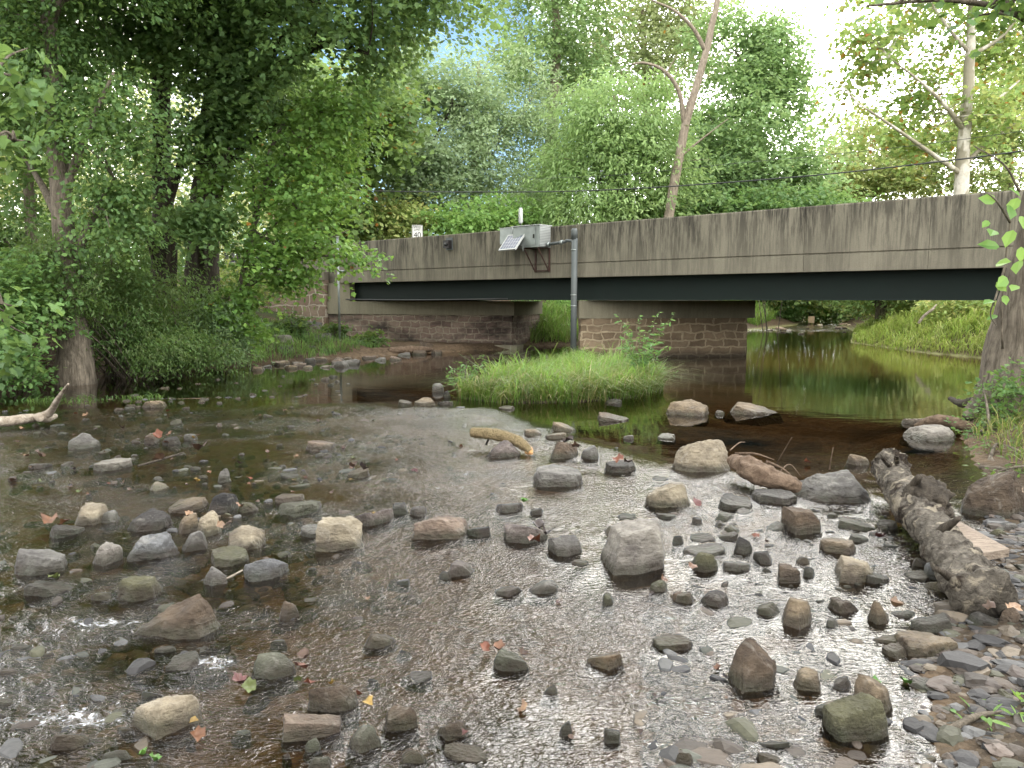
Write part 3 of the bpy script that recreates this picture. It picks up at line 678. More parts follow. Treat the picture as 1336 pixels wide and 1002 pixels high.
def add_rock(cx, cy, w, h, col, style, label, seed, cat='rock', group=None, sub=None, name=None, rz=None, z0=0.0, tilt=0.0, mul=1.0, P0=None):
    cy += h*.05; w *= .95; h *= .86
    p = G(cx, cy+h*.46, z0) if P0 is None else P0; z0 = p[2]; dist = np.linalg.norm(p-np.array([0, 0, CAMZ])); px = dist/F
    th = math.asin((CAMZ-z0)/dist); Wd = w*px; hm = h*px
    Ld = min(Wd*.85, hm/math.sin(th)*(.75 if style == 's' else .5)); Ht = max((hm-Ld*math.sin(th)*.55)/math.cos(th), .22*hm, .012)
    dpt = .35*Ht+.03+.10*Wd
    sub = sub or (5 if w > 44 else 4 if w > 26 else 3 if w > 12 else 2)
    V, Fc = rock_shape(style, seed, sub)
    S = np.array([Wd/2*1.03, Ld/2*1.1, (Ht+dpt)/2])
    V = V*S
    me = np_mesh('rock', V, [Fc], False)
    nm = name or ('boulder' if w > 70 and h > 40 else 'rock')
    o = link(nm, me, M['rock'])
    o.location = (p[0], p[1]+Ld*.5*.9, z0+(Ht-dpt)/2)
    o.rotation_euler = (0, 0, math.radians(random.uniform(-14, 14)) if rz is None else rz)
    j = np.random.default_rng(seed+9).uniform(.86, 1.14, 3)*.5+.5
    o.color = (*[RC[col][i]*j[0]*mul*.56*(1+.04*(j[i]-1)) for i in range(3)], 1)
    tag(o, label, 'boulder' if nm == 'boulder' else cat, group)
    ROCKS_XY.append((p[0], p[1]+Ld*.45, Wd/2, Ld/2))
    return o
ROCKS = [
(831,715,92,78,'pale','b','big angular grey boulder in mid-creek, pale sheer faces, the tallest rock in the riffle'),
(917,592,84,52,'cream','r','rounded beige boulder beside the brown driftwood, speckled cream all over'),
(1107,636,118,50,'grey','a','broad sloping grey-brown boulder touching the upper end of the rotten log'),
(875,644,62,40,'cream','a','pale greenish tan boulder just below the rounded beige one'),
(905,532,62,25,'tan','a','smooth tan humpbacked rock at the edge of the grass islet pool'),
(990,534,76,17,'tan','s','long flat tan rock lying in the green pool, right of the humpbacked rock'),
(987,873,66,66,'brown','p','tall angular brown rock standing alone in bright silver water, pointed top'),
(1128,942,74,54,'olive','r','large round mossy green-topped rock at the lower gravel edge'),
(1150,913,42,44,'tan','b','tan block leaning against the back of the mossy rock'),
(1046,802,48,42,'tan','p','pale tan pointed rock with wet dark foot in the right riffle'),
(1221,846,74,38,'tan','s','tilted flat tan-olive rock on the gravel below the log'),
(1226,818,56,26,'dark','b','long dark grey rock just above the tilted tan slab'),
(1125,747,52,33,'cream','a','cream-tan angular rock nearest the middle of the rotten log'),
(1103,714,46,22,'tan','s','flat tan rock with overhanging edge, beside a red leaf'),
(1053,680,46,36,'brown','b','dark brown square block rock with a flat top'),
(1123,685,50,16,'green','s','low grey-olive slab close to the log'),
(1019,650,58,20,'dark','s','dark wet slab in front of the sloping boulder'),
(965,656,54,20,'dark','s','dark flat rock left of the wet slab, below the driftwood'),
(921,734,36,30,'olive','r','round olive rock with an orange leaf at its foot'),
(972,712,25,27,'dark','p','dark upright pointed stone among the right-hand riffle cobbles'),
(967,738,42,18,'grey','s','flat grey-brown stone below the dark upright stone'),
(1000,727,26,19,'dark','a','small dark tilted stone right of the upright stone'),
(920,719,66,16,'grey','s','long low grey slab behind the round olive rock'),
(921,704,36,13,'dark','s','thin dark stone above the long low grey slab'),
(1034,750,30,25,'brown','b','small dark brown cube-like stone mid right riffle'),
(1058,747,18,17,'dark','r','little dark rounded stone touching the brown cube-like stone'),
(1051,731,20,12,'tan','a','little tan stone above the brown cube-like stone'),
(948,675,27,13,'green','a','small grey-green stone under the dark flat rock'),
(974,668,22,9,'dark','s','small dark flat stone beside the grey-green one'),
(911,680,18,12,'dark','a','small dark stone just right of the greenish tan boulder'),
(941,683,18,10,'grey','a','little grey stone below the grey-green stone'),
(958,691,22,12,'olive','r','little olive stone with wet rounded top above the dark upright stone'),
(952,700,27,13,'dark','s','dark low stone under the little olive stone'),
(1016,688,24,13,'grey','s','small flat grey stone left of the dark brown block'),
(1149,756,34,15,'dark','s','dark slab at the foot of the cream-tan rock by the log'),
(1162,685,26,10,'grey','s','thin grey stone against the shadowed side of the log'),
(1122,702,24,10,'grey','s','thin grey wet stone between the olive slab and the flat tan rock'),
(1123,600,26,16,'tan','p','small tan pointed rock peeking beside the tip of the log'),
(1231,566,68,22,'pale','r','pale rounded rock by the right bank, reflected in dark water'),
(1204,550,36,10,'pink','s','flat brownish rock behind the pale bank rock'),
(1318,648,80,66,'brown','r','large earth-brown bank rock under overhanging dry grass'),
(1186,806,37,18,'dark','r','dark rounded rock left of the long dark grey rock'),
(1152,800,30,34,'tan','p','narrow tan rock carrying a dry curled leaf'),
(1105,792,40,20,'brown','p','brown wedge rock in the shallows left of the narrow tan rock'),
(1090,813,18,13,'grey','r','small round grey stone right of the pale pointed rock'),
(1007,796,36,18,'olive','r','smooth olive rock left of the pale pointed rock'),
(936,782,40,22,'dark','r','dark olive rounded rock on the left of the silver riffle edge'),
(896,780,30,19,'brown','r','brown-ochre rounded rock left of the dark olive one'),
(881,841,55,20,'brown','s','long brown slab lying alone in silver water'),
(1058,890,39,29,'tan','r','half-wet egg-shaped rock right of the tall brown rock'),
(1103,893,26,18,'grey','a','small grey rock near the egg-shaped one'),
(1078,929,27,17,'dark','r','small dark round rock left of the mossy rock'),
(1122,913,18,18,'brown','b','little brown stone wedged beside the tan block'),
(1110,935,14,9,'dark','a','tiny dark stone touching the back of the mossy rock'),
(1176,852,30,19,'brown','b','brown block rock under the left end of the tilted tan slab'),
(1166,838,34,14,'tan','s','tan flat stone above the brown block rock'),
(1295,815,39,27,'dark','r','dark olive rounded rock under the butt of the log'),
(1328,812,30,30,'brown','r','brown rounded rock at the right edge by the log butt'),
(1267,868,66,16,'grey','s','flat wet grey slab right of the tilted tan slab'),
(1243,903,88,26,'grey','s','big flat rough grey slab on the cobbles'),
(1208,929,48,23,'tan','s','tan flat-topped stone on the cobbles below the rough grey slab'),
(1226,886,50,14,'pink','s','dull pinkish flat stone above the rough grey slab'),
(1303,903,26,20,'pink','b','pinkish blunt stone on the cobbles near the right edge'),
(1317,912,24,20,'olive','r','olive oval cobble near the right edge'),
(1293,920,28,15,'tan','r','tan oval cobble below the pinkish blunt stone'),
(1273,957,36,17,'olive','r','olive long cobble at the lower right gravel'),
(1237,932,34,14,'brown','r','brown smooth cobble right of the tan flat-topped stone'),
(1212,992,38,18,'tan','r','tan smooth cobble at the bottom edge of the gravel'),
(1246,955,30,15,'dark','s','dark wet flat cobble in the lower gravel'),
(1011,972,48,10,'dark','s','thin dark slab awash in blue-white water'),
(1009,990,36,13,'brown','s','low brown slab at the bottom edge in blue-white water'),
(896,992,26,20,'brown','a','brown rock cut by the bottom edge below the silver water'),
(1233,766,30,15,'tan','r','smooth oval tan stone beside the lower half of the log'),
(1221,746,19,27,'blue','b','upright blue-grey stone wedged against the log'),
(1203,752,30,13,'olive','s','flat olive stone left of the upright wedged stone'),
(1205,735,24,12,'olive','r','rounded olive stone above the flat olive stone by the log'),
(1307,700,26,18,'olive','r','olive round cobble behind the sawn plank'),
(1322,690,24,14,'grey','r','grey round cobble behind the sawn plank near the bank'),
(665,864,52,28,'green','a','grey-green rock wearing a rusty leaf in mid silver water'),
(792,861,54,30,'rust','s','orange-tan rock with black wet skirt in silver water'),
(718,902,27,15,'green','p','small dark green pointed rock below the leafy grey-green one'),
(664,772,42,18,'purple','s','purplish flat rock at the edge of the bright riffle'),
(708,767,42,20,'grey','r','smooth grey rock right of the purplish flat rock'),
(600,741,38,22,'purple','a','tilted purplish rock with pale top, mid riffle'),
(580,750,20,12,'dark','a','dark stone at the left foot of the tilted purplish rock'),
(794,782,18,17,'olive','a','small olive cube stone below the big grey boulder'),
(861,765,24,18,'olive','r','small olive round stone under the right corner of the big grey boulder'),
(886,779,18,16,'rust','r','small rust-brown stone right of the olive round stone'),
(757,735,24,9,'brown','s','little brown stone left of the big grey boulder'),
(494,836,46,20,'brown','r','brown drowned rock showing through clear riffle'),
(524,758,22,10,'dark','s','little dark stone awash left of the tilted purplish rock'),
(545,884,38,16,'blue','s','wet blue-grey stone awash in the mid foreground'),
(592,953,42,28,'brown','a','tan-topped wet rock with a red leaf on it'),
(520,940,52,36,'brown','a','broken wet brown rock with water spilling over it'),
(470,970,46,38,'green','p','grey-green pointed rock near the bottom edge'),
(538,990,36,22,'brown','r','reddish brown rock at the bottom edge'),
(608,986,60,20,'brown','s','broad brown stone awash at the bottom edge'),
(738,952,22,22,'dark','p','small black pointed stone in blue riffle'),
(800,964,22,20,'dark','b','small black broken stone right of the black pointed one'),
(737,711,46,32,'grey','a','faceted grey rock with dark leaves, left of the big grey boulder'),
(686,694,62,34,'purple','s','broad grey-purple rock with a heap of dark leaves'),
(664,661,40,18,'grey','s','low grey rock with a fresh green leaf beside it'),
(700,667,22,12,'dark','a','dark wet stone right of the green leaf'),
(575,687,78,38,'pink','b','thick pinkish tan slab with flat top in the middle of the riffle'),
(484,673,56,28,'purple','s','flat purple-grey rock with a small yellow leaf'),
(521,664,24,18,'dark','b','dark stone between the purple-grey rock and pinkish slab'),
(546,666,28,19,'grey','a','grey stone behind the thick pinkish slab'),
(625,692,34,18,'dark','s','dark wet ledge right of the thick pinkish slab'),
(729,621,80,32,'grey','s','large smooth grey slab tilted in the silver riffle'),
(654,585,48,27,'purple','a','cracked grey-purple rock under the broken branch'),
(736,586,40,27,'brown','a','dark brown rock covered with wet leaves behind the smooth grey slab'),
(770,590,30,23,'grey','p','grey triangular rock right of the leaf-covered brown rock'),
(810,609,44,17,'dark','s','dark flat rock heaped with brown leaves'),
(736,556,38,15,'tan','s','pale tan flat rock upstream of the broken branch'),
(696,564,26,12,'tan','a','small tan rock left of the pale tan flat rock'),
(726,568,30,10,'tan','s','thin tan rock just below the pale tan flat rock'),
(800,544,48,14,'brown','s','low brown rock in the calm pool before the grass islet'),
(802,524,26,8,'dark','s','thin dark stone at the foot of the grass islet'),
(821,570,15,7,'pale','s','small white stone alone in the calm pool'),
(871,569,26,9,'pale','s','flat pale stone in the calm pool near the humpbacked rock'),
(863,625,24,8,'dark','s','thin dark stone above the greenish tan boulder'),
(799,692,26,15,'tan','a','small tan rock behind the big grey boulder'),
(819,675,27,10,'dark','s','low dark stone upstream of the big grey boulder'),
(870,673,30,10,'dark','s','low dark stone at the foot of the greenish tan boulder'),
(886,705,18,16,'dark','r','small dark round stone right of the big grey boulder'),
(467,617,32,14,'brown','s','low rock topped with curled brown leaves, left mid riffle'),
(554,524,32,12,'tan','s','flat tan rock left of the grass islet'),
(527,524,20,6,'brown','s','thin brown stone left of the flat tan rock by the islet'),
(580,525,24,7,'dark','s','thin dark stone between the flat tan rock and the islet'),
(571,505,17,13,'grey','r','small grey stone in the dark pool left of the islet'),
(583,514,10,11,'dark','r','tiny dark stone at the left tip of the islet'),
(661,532,24,6,'brown','s','thin brown stone at the front of the islet'),
(940,538,14,7,'brown','r','small brown stone between the humpbacked and long flat tan rocks'),
(437,697,66,48,'cream','b','large cream angular rock, brightest in the left riffle'),
(404,694,30,19,'grey','s','grey flat rock at the left foot of the large cream rock'),
(382,663,64,23,'green','s','grey-green flat slab above the cream rocks'),
(375,650,40,12,'pink','s','pinkish flat stone on top of the grey-green slab'),
(320,662,28,15,'olive','r','olive rounded stone right of the black rough rock'),
(285,655,40,30,'black','r','rough black rock in the left riffle'),
(239,660,48,19,'tan','s','tan-grey flat rock left of the rough black rock'),
(189,680,50,30,'dark','r','dark wet rock below the tan-grey flat rock'),
(240,684,30,28,'tan','a','tan rock with a dry brown leaf on its top'),
(268,685,34,35,'cream','a','cream angular rock in the middle of the left cluster'),
(252,706,34,30,'grey','a','grey angular rock at the front of the left cluster'),
(310,704,52,34,'cream','a','cream rock with mossy foot at the right end of the left cluster'),
(192,714,64,40,'blue','a','large blue-grey rock with a white lower edge'),
(131,725,31,28,'pale','a','small white-grey rock left of the large blue-grey rock'),
(37,735,68,34,'grey','s','long grey-green rock at the left edge'),
(80,693,37,18,'dark','s','dark grey low rock below the orange leaves'),
(109,673,36,27,'cream','b','pale tan washed rock near the left edge'),
(138,675,28,17,'grey','r','grey wet rock right of the pale washed rock'),
(293,728,54,24,'olive','s','olive-tan flat rock under the left cluster'),
(340,743,52,35,'blue','a','blue-grey angular rock right of the olive-tan flat rock'),
(279,753,37,28,'grey','a','grey rock joined to the blue-grey one by a twig'),
(98,576,42,22,'grey','p','pointed grey rock in the upper left shallows'),
(140,607,45,15,'pale','s','pale flat oval rock in the upper left shallows'),
(44,608,25,8,'grey','s','thin grey stone barely awash near the left edge'),
(194,527,36,12,'tan','s','tan flat rock on the pebble bar by the driftwood'),
(291,620,19,21,'grey','p','small upright grey stone alone in brown shallows'),
(204,635,24,11,'cream','r','small cream stone in the left shallows'),
(414,580,40,15,'pink','s','pinkish pale flat rock in the silver shallows upstream'),
(195,573,20,12,'brown','r','small brown stone beside orange leaves upstream'),
(219,575,25,11,'dark','r','small dark stone carrying an orange leaf upstream'),
(246,570,17,10,'grey','r','small grey stone right of the stone with an orange leaf'),
(377,621,26,8,'dark','s','thin dark stone awash in the middle shallows'),
(175,770,58,30,'olive','b','flat olive-green block in the brown water'),
(224,809,112,56,'brown','a','big smooth brown wet rock with a pale patch, lower left'),
(207,939,82,46,'cream','a','cream craggy rock beside foam and a yellow leaf, lower left'),
(232,868,46,22,'dark','s','dark drowned rock where white foam spills'),
(352,873,60,34,'green','a','grey-green wet rock by a red leaf, lower left'),
(430,912,68,40,'brown','r','dark brown smooth rock with yellow leaf scraps'),
(404,950,76,33,'pink','b','pale pinkish tan block near the bottom edge'),
(407,975,26,16,'green','a','small green stone under the pale pinkish block'),
(414,998,34,18,'green','r','greenish rock cut by the bottom edge'),
(56,769,58,20,'dark','s','dark drowned slab near the left edge'),
(128,779,26,14,'olive','r','small drowned olive stone left of the flat olive block'),
(375,797,26,28,'brown','r','brown rounded rock glazed by running water'),
(88,968,52,22,'brown','r','smooth brown drowned hump, lower left corner'),
(150,987,36,14,'grey','r','small grey rock at the bottom left edge'),
]
for i, (cx, cy, w, h, c, s, lab) in enumerate(ROCKS):
    zz = None
    if cx > 1170 and cy > 780:
        zz = GT(cx, cy+h*.46)-np.array([0, 0, .008])
    add_rock(cx, cy, w, h, c, s, lab, 100+i, P0=zz)
# ---- small stones: nothing tells the members of one group apart
def scatter(n, poly, wr, cols, label, group, seed, styles='sar', zland=False, mul=1.0):
    r = np.random.default_rng(seed); poly = np.asarray(poly, float); lo, hi = poly.min(0), poly.max(0); k = 0; tries = 0
    while k < n and tries < 6000:
        tries += 1
        px, py = r.uniform(lo, hi); ins = False
        for (ax, ay), (bx, by) in zip(poly, np.roll(poly, -1, 0)):
            if (ay > py) != (by > py) and px < ax+(py-ay)/(by-ay)*(bx-ax): ins = not ins
        if not ins: continue
        q = GT(px, py) if zland else G(px, py)
        if any(abs(q[0]-a) < c*.8 and abs(q[1]-b) < d*.9 for a, b, c, d in ROCKS_XY): continue
        w = r.uniform(*wr)*r.uniform(.7, 1.1); h = w*r.uniform(.25, .45)
        add_rock(px, py, w, h, cols[r.integers(len(cols))], styles[r.integers(len(styles))], label, seed*1000+k, 'stone', group, name='stone', P0=q-np.array([0, 0, .004]), sub=3 if w > 9 else 2, mul=mul); k += 1
scatter(42, [(150,512),(300,492),(400,486),(480,492),(470,512),(330,520),(250,535),(120,548),(100,535)], (6, 15), ['tan','grey','brown','pink','dark'], 'small mixed stone on the pebble bar crossing the left side of the pool', 'pebble bar stones', 3)
scatter(50, [(0,560),(120,545),(450,540),(470,600),(300,640),(0,650)], (6, 16), ['brown','dark','grey','olive'], 'small wet stone poking through the brown upper left shallows', 'upper left shallows stones', 4)
scatter(46, [(880,640),(1100,665),(1190,700),(1200,790),(1060,790),(900,770)], (9, 24), ['dark','olive','grey','green','brown'], 'small dark wet cobble crowded in the riffle between the big grey boulder and log', 'right riffle cobbles', 5, 'sa')
scatter(44, [(1170,850),(1336,790),(1336,960),(1240,1000),(1190,950)], (12, 28), ['tan','grey','brown','olive','pink','dark'], 'small smooth cobble lying on the lower right gravel', 'gravel bar cobbles', 6, 'rrs', True)
scatter(34, [(0,700),(400,720),(560,860),(600,990),(0,990)], (12, 30), ['brown','dark','olive','green'], 'small drowned dark stone in the lower left rapids', 'lower left drowned stones', 7, 'rs')
scatter(12, [(560,540),(760,530),(860,560),(760,660),(560,650)], (7, 15), ['brown','dark','grey'], 'small stone breaking the silver riffle below the islet', 'islet riffle stones', 8)
scatter(34, [(300,482),(420,462),(560,452),(575,466),(450,480),(330,486)], (12, 26), ['tan','pink','grey','brown'], 'pale waterside stone at the foot of the left bank before the abutment', 'waterside stones by the abutment', 9, 'sab', True)
scatter(14, [(985,428),(1120,424),(1110,436),(990,440)], (5, 13), ['pink','tan','cream'], 'flat tan stone in the shallow far riffle upstream of the bridge', 'far riffle stones', 10, 's', False, 3.0)
scatter(10, [(350,420),(410,420),(430,455),(360,462)], (14, 30), ['grey','pale','green'], 'grey slab of rubble on the bank below the wing wall', 'rubble slabs below the wing wall', 12, 's', True)
# ---- gravel too fine to count
r = np.random.default_rng(77); a = Acc()
q = np.vstack([np.column_stack([r.uniform(.8, 3.9, 8500), r.uniform(2.0, 6.4, 8500)]), np.column_stack([r.uniform(-6.5, -1.6, 1500), r.uniform(10.6, 13.2, 1500)])])
sg_ = sdist(q[:, 0], q[:, 1]); zg_ = terrain(q[:, 0], q[:, 1]); far_ = q[:, 1] > 9
ok = np.where(far_, zg_ > -.06, (sg_ > -.40) & (sg_ < 1.15)); q = q[ok]; zg_ = zg_[ok]; far_ = far_[ok]
for k in range(len(q)):
    sz = r.uniform(.008, .020)+.034*r.uniform()**5
    D, Fc = ico(2 if sz > .017 and not far_[k] else 1)
    V = D*(1+.5*pn(D*1.4+r.uniform(0, 40, 3)))[:, None]*np.array([sz*r.uniform(.8, 1.9), sz, sz*r.uniform(.25, .6)]); t_ = r.uniform(0, 6.28); c, s_ = math.cos(t_), math.sin(t_)
    V = V@np.array([[c, -s_, 0], [s_, c, 0], [0, 0, 1]]).T+np.array([q[k, 0], q[k, 1], zg_[k]+sz*.2])
    base = np.array(RC[['tan','grey','brown','pink','dark','olive','dark','brown'][r.integers(8)]])*r.uniform(.14, .42)
    a.add(V, [Fc], base)
t = NT('gravel_stone'); at = t.n('ShaderNodeAttribute', dict(attribute_name='Col')).outputs['Color']
nn_ = t.noise(t.geo(), 40, 4, .6); cc = t.mix(t.maprange(nn_, .3, .7, 0., .6), at, t.mix(1, at, (.5, .5, .5), 'MULTIPLY'))
M['gravel'] = t.done(t.pbsdf(cc, .7, t.bump(nn_, .4, .01)))
tag(a.build('gravel', M['gravel'], None, False), 'fine gravel along the water edges', None, None, 'stuff')

# ---- half-buried cobbles of the bed, far more than one could count, their tops just under or at the surface
r = np.random.default_rng(78); a = Acc()
n_ = 5200; yy_ = 2.2+9*r.uniform(0, 1, n_)**1.5; q = np.column_stack([r.uniform(-.72, .66, n_)*yy_, yy_])
sg_ = sdist(q[:, 0], q[:, 1]); zg_ = terrain(q[:, 0], q[:, 1]); dn = fbm(p2(q[:, 0], q[:, 1], .8, 61), 3)
mid_ = np.exp(-((q[:, 0]-.35*(q[:, 1]-2)*.25)/(.16*q[:, 1]))**2)          # the smooth bright tongue in the middle keeps fewer
ok = (sg_ < .3) & (q[:, 1] < pool_y(q[:, 0])+.2) & (dn > -.12+1.15*mid_+r.normal(0, .12, n_)); q = q[ok]; zg_ = zg_[ok]
for k in range(len(q)):
    sz = r.uniform(.020, .05)+.05*r.uniform()**4
    if any(abs(q[k, 0]-a__) < c__*.9 and abs(q[k, 1]-b__) < d__*.9 for a__, b__, c__, d__ in ROCKS_XY[:170]): continue
    V, Fc = rock_shape('sar'[r.integers(3)], int(r.integers(40)), 2)
    V = V*np.array([sz*r.uniform(.9, 1.6), sz*r.uniform(.7, 1), sz*.55]); t_ = r.uniform(0, 6.28); c, s_ = math.cos(t_), math.sin(t_)
    top_ = r.normal(-.012, .014)
    V = V@np.array([[c, -s_, 0], [s_, c, 0], [0, 0, 1]]).T+np.array([q[k, 0], q[k, 1], max(top_-sz*.55, zg_[k])])
    base = np.array(RC[['brown','dark','olive','dark','brown','grey','green','tan'][r.integers(8)]])*r.uniform(.18, .45)
    a.add(V, [Fc], base)
tag(a.build('bed_cobbles', M['gravel'], None, False), 'half-sunken wet cobbles of the creek bed', None, None, 'stuff')
# ---------------------------------------------------------------- water
NY, NX = 560, 460
yy = np.geomspace(1.1, 62, NY)-.4; kk = np.linspace(-1, 1, NX)
Xw = (yy[:, None]+1.1)*1.02*kk[None] + yy[:, None]*.0; Yw = np.repeat(yy[:, None], NX, 1)
x = Xw.ravel(); y = Yw.ravel()
rf = sstep(.5, -.7, y-pool_y(x)+.5*fbm(p2(x, y, .8, 4), 3))
rf = np.maximum(rf, sstep(35.5, 37.5, y)*.8)
patch = sstep(-.45, .35, fbm(p2(x, y, .9, 21), 3))
# gentle flow ripples in the run at the right, between pool and riffle
run = sstep(3.6, .5, y-pool_y(x))*sstep(2.2, 3.2, x)*(1-rf)
amp = rf*(.35+.65*patch)
fx, fy = math.cos(1.05), math.sin(1.05)
u = x*fx+y*fy; v = -x*fy+y*fx          # u along the current, v across it
wx = .25*fbm(p2(x, y, 1.3, 30), 2); wy = .25*fbm(p2(x, y, 1.3, 40), 2)
h1 = fbm(np.column_stack([(u+wx)*3.6, (v+wy)*2.4, np.zeros_like(u)]), 3)
h2 = fbm(np.column_stack([(u+wx*.5)*11, (v+wy*.5)*8, np.zeros_like(u)+5]), 2)
h3 = pn(np.column_stack([(u+wx*.5)*27, (v+wy*.5)*19, np.zeros_like(u)+9]))
z = amp*((.010+.010*sstep(5, 8, y))*h1 + .0050*(1-2*np.abs(h2)) + .0028*h3*(y < 8)) + run*.003*h1 + (1-rf)*.0006*h1
# steps of white water in the lower left
def gz(px, py): return G(px, py)[:2]
FO = [(125,815,.5,.10,1.),(95,938,.5,.12,1.),(270,868,.22,.14,1.),(250,800,.25,.06,.5),(205,755,.3,.06,.5),(190,900,.3,.1,.6),(470,745,.4,.12,.35),(60,905,.4,.07,.5),(30,640,.5,.15,.5),(70,620,.6,.15,.45),(150,640,.5,.15,.45),
      (610,700,.35,.12,.4),(1090,735,.5,.12,.35),(1120,600,.3,.1,.2),(760,690,.2,.12,.5),(300,905,.35,.1,.5),(370,835,.3,.12,.4),(1180,700,.35,.12,.3),(1060,640,.3,.1,.4)]
foam = np.zeros_like(x)
for px, py, rx, ry, s in FO:
    c = gz(px, py); foam = np.maximum(foam, s*np.exp(-(((x-c[0])/rx)**2+((y-c[1])/ry)**2)))
foam = np.maximum(foam, .75*sstep(35, 37, y)*sstep(50, 44, y))
z += foam*.02*fbm(p2(x, y, 14, 2), 3)
# the current parts round the larger rocks: a hump upstream, a slick and a V of ridges downstream
fd = np.array([-.30, -.95]); fd /= np.linalg.norm(fd); fnn_ = np.array([-fd[1], fd[0]])
for a_, b_, ra, rb in ROCKS_XY:
    if b_ > pool_y(a_)+.3 or b_ > 11 or ra < .05: continue
    R_ = max(ra, rb*.8); k = np.nonzero((np.abs(x-a_) < 5*R_+.1) & (np.abs(y-b_) < 6*R_+.1))[0]
    if not len(k): continue
    dx_, dy_ = x[k]-a_, y[k]-b_; s_ = dx_*fd[0]+dy_*fd[1]; n_ = dx_*fnn_[0]+dy_*fnn_[1]
    g_ = np.minimum(1, R_/.12)
    hump = .011*g_*np.exp(-((s_+.95*R_)/(.45*R_))**2-(n_/(1.1*R_))**2)
    vw = np.exp(-((np.abs(n_)-.95*R_-.22*np.maximum(s_, 0))/(.16*R_+.012))**2)*np.exp(-np.maximum(s_, 0)/(2.6*R_))*(s_ > -.4*R_)
    tr = np.exp(-((s_-1.3*R_)/(.9*R_))**2-(n_/(.8*R_))**2)
    z[k] += hump+.0075*g_*vw-.007*g_*tr
    amp[k] *= 1-.75*tr
    br = fbm(p2(x[k], y[k], 22, a_), 2)
    foam[k] = np.maximum(foam[k], g_*(.38*vw*(br > .0)+.25*np.exp(-((s_+.95*R_)/(.25*R_))**2-(n_/(1.0*R_))**2)))
wme = np_mesh('water', np.column_stack([x, y, z]), [gridq(NY, NX)], True, np.column_stack([amp, foam, np.maximum(run, 0)]))
t = NT('creek_water'); p = t.geo()
at = t.n('ShaderNodeSeparateColor', Color=t.n('ShaderNodeAttribute', dict(attribute_name='Col')).outputs['Color'])
pr = t.mapping(p, (1, 1, 1), (0, 0, 0))
w1 = t.noise(t.mapping(p, (24, 40, 1), (0, 0, .25)), 1.0, 2, .45, .9)
w2 = t.noise(t.mapping(p, (62, 95, 1), (0, 0, -.2)), 1.0, 2, .45, .5)
w3 = t.noise(t.mapping(p, (2.2, 5.5, 1)), 1.0, 3, .5)
hh = t.math('ADD', t.math('MULTIPLY', w1, 1.0), t.math('MULTIPLY', w2, .36))
st = t.math('ADD', t.math('MULTIPLY', at.outputs[0], 1.0), t.math('MULTIPLY', at.outputs[2], .12))
b1 = t.n('ShaderNodeBump', Height=hh, Strength=t.math('MINIMUM', st, 1.0), Distance=.019).outputs[0]
b2 = t.n('ShaderNodeBump', Height=t.math('ADD', w3, t.math('MULTIPLY', w1, .12)), Strength=.10, Distance=.012, Normal=b1).outputs[0]
fr = t.n('ShaderNodeFresnel', IOR=1.56, Normal=b2).outputs[0]
gl = t.n('ShaderNodeBsdfGlossy', Color=(1, 1, 1), Roughness=t.math('ADD', t.math('MULTIPLY', at.outputs[0], .20), .02), Normal=b2).outputs[0]
trn = t.n('ShaderNodeBsdfTransparent', Color=(.76, .63, .45)).outputs[0]
mxs = t.n('ShaderNodeMixShader', _0=fr, _1=trn, _2=gl).outputs[0]
fm = t.math('MULTIPLY', t.maprange(t.math('ADD', t.math('MULTIPLY', at.outputs[1], .30), t.math('MULTIPLY', t.noise(t.mapping(p, (20, 42, 1)), 1.0, 8, .8, 1.2), 1.0)), .80, .92), .8)
fs = t.n('ShaderNodeBsdfDiffuse', Color=(.78, .80, .82)).outputs[0]
M['water'] = t.done(t.n('ShaderNodeMixShader', _0=fm, _1=mxs, _2=fs).outputs[0])
wob = link('water', wme, M['water']); tag(wob, kind='structure')
# ---------------------------------------------------------------- log, plank, driftwood, branches
def rough_tube(name, pts, rads, mat, parent, sides=40, n=90, amp=.12, fr=6, seed=0, squash=1.0):
    P = smooth_path(pts, n); R = np.interp(np.linspace(0, 1, n), np.linspace(0, 1, len(rads)), rads)
    V, Q = tube(P, R, sides); ax = np.repeat(P, sides, 0); d = V-ax
    k = np.array([fr, fr, fr])/ .5
    f = 1+amp*(fbm(V*fr+seed, 4)) + amp*.55*fbm(V*fr*3.5+seed, 3)
    d[:, 2] *= squash
    V = ax+d*f[:, None]
    me = np_mesh(name, V, [Q, np.arange(sides)[::-1][None], (np.arange(sides)+(n-1)*sides)[None]], True)
    return link(name, me, mat, parent)
def wp(px, py, z): return G(px, py, z)
lb = wp(1215, 700, .12)
lg = empty('rotten_log', (lb[0], lb[1], 0), 'thick rotting log with peeling bark slanting from the bank into the creek', 'log')
o3 = np.array([lb[0], lb[1], 0])
lp = [wp(*q)-o3 for q in ((1157,607,.25),(1172,632,.20),(1196,664,.17),(1222,700,.145),(1248,735,.13),(1285,782,.12))]
rough_tube('trunk', lp, [.10, .115, .125, .10, .115, .135], M['bark_log'], lg, 60, 170, .24, 8, 3)
kp = wp(1210,648,.27)-o3
rough_tube('knot', [kp+np.array([0, .03, -.12]), kp, kp+np.array([-.02, -.03, .05])], [.14, .125, .085], M['bark_dark'], lg, 36, 30, .38, 14, 8)
kp = wp(1164,607,.27)-o3
rough_tube('knot', [kp+np.array([.02, .06, -.1]), kp, kp+np.array([-.05, .07, .05])], [.12, .11, .08], M['bark_log'], lg, 36, 30, .40, 16, 18)
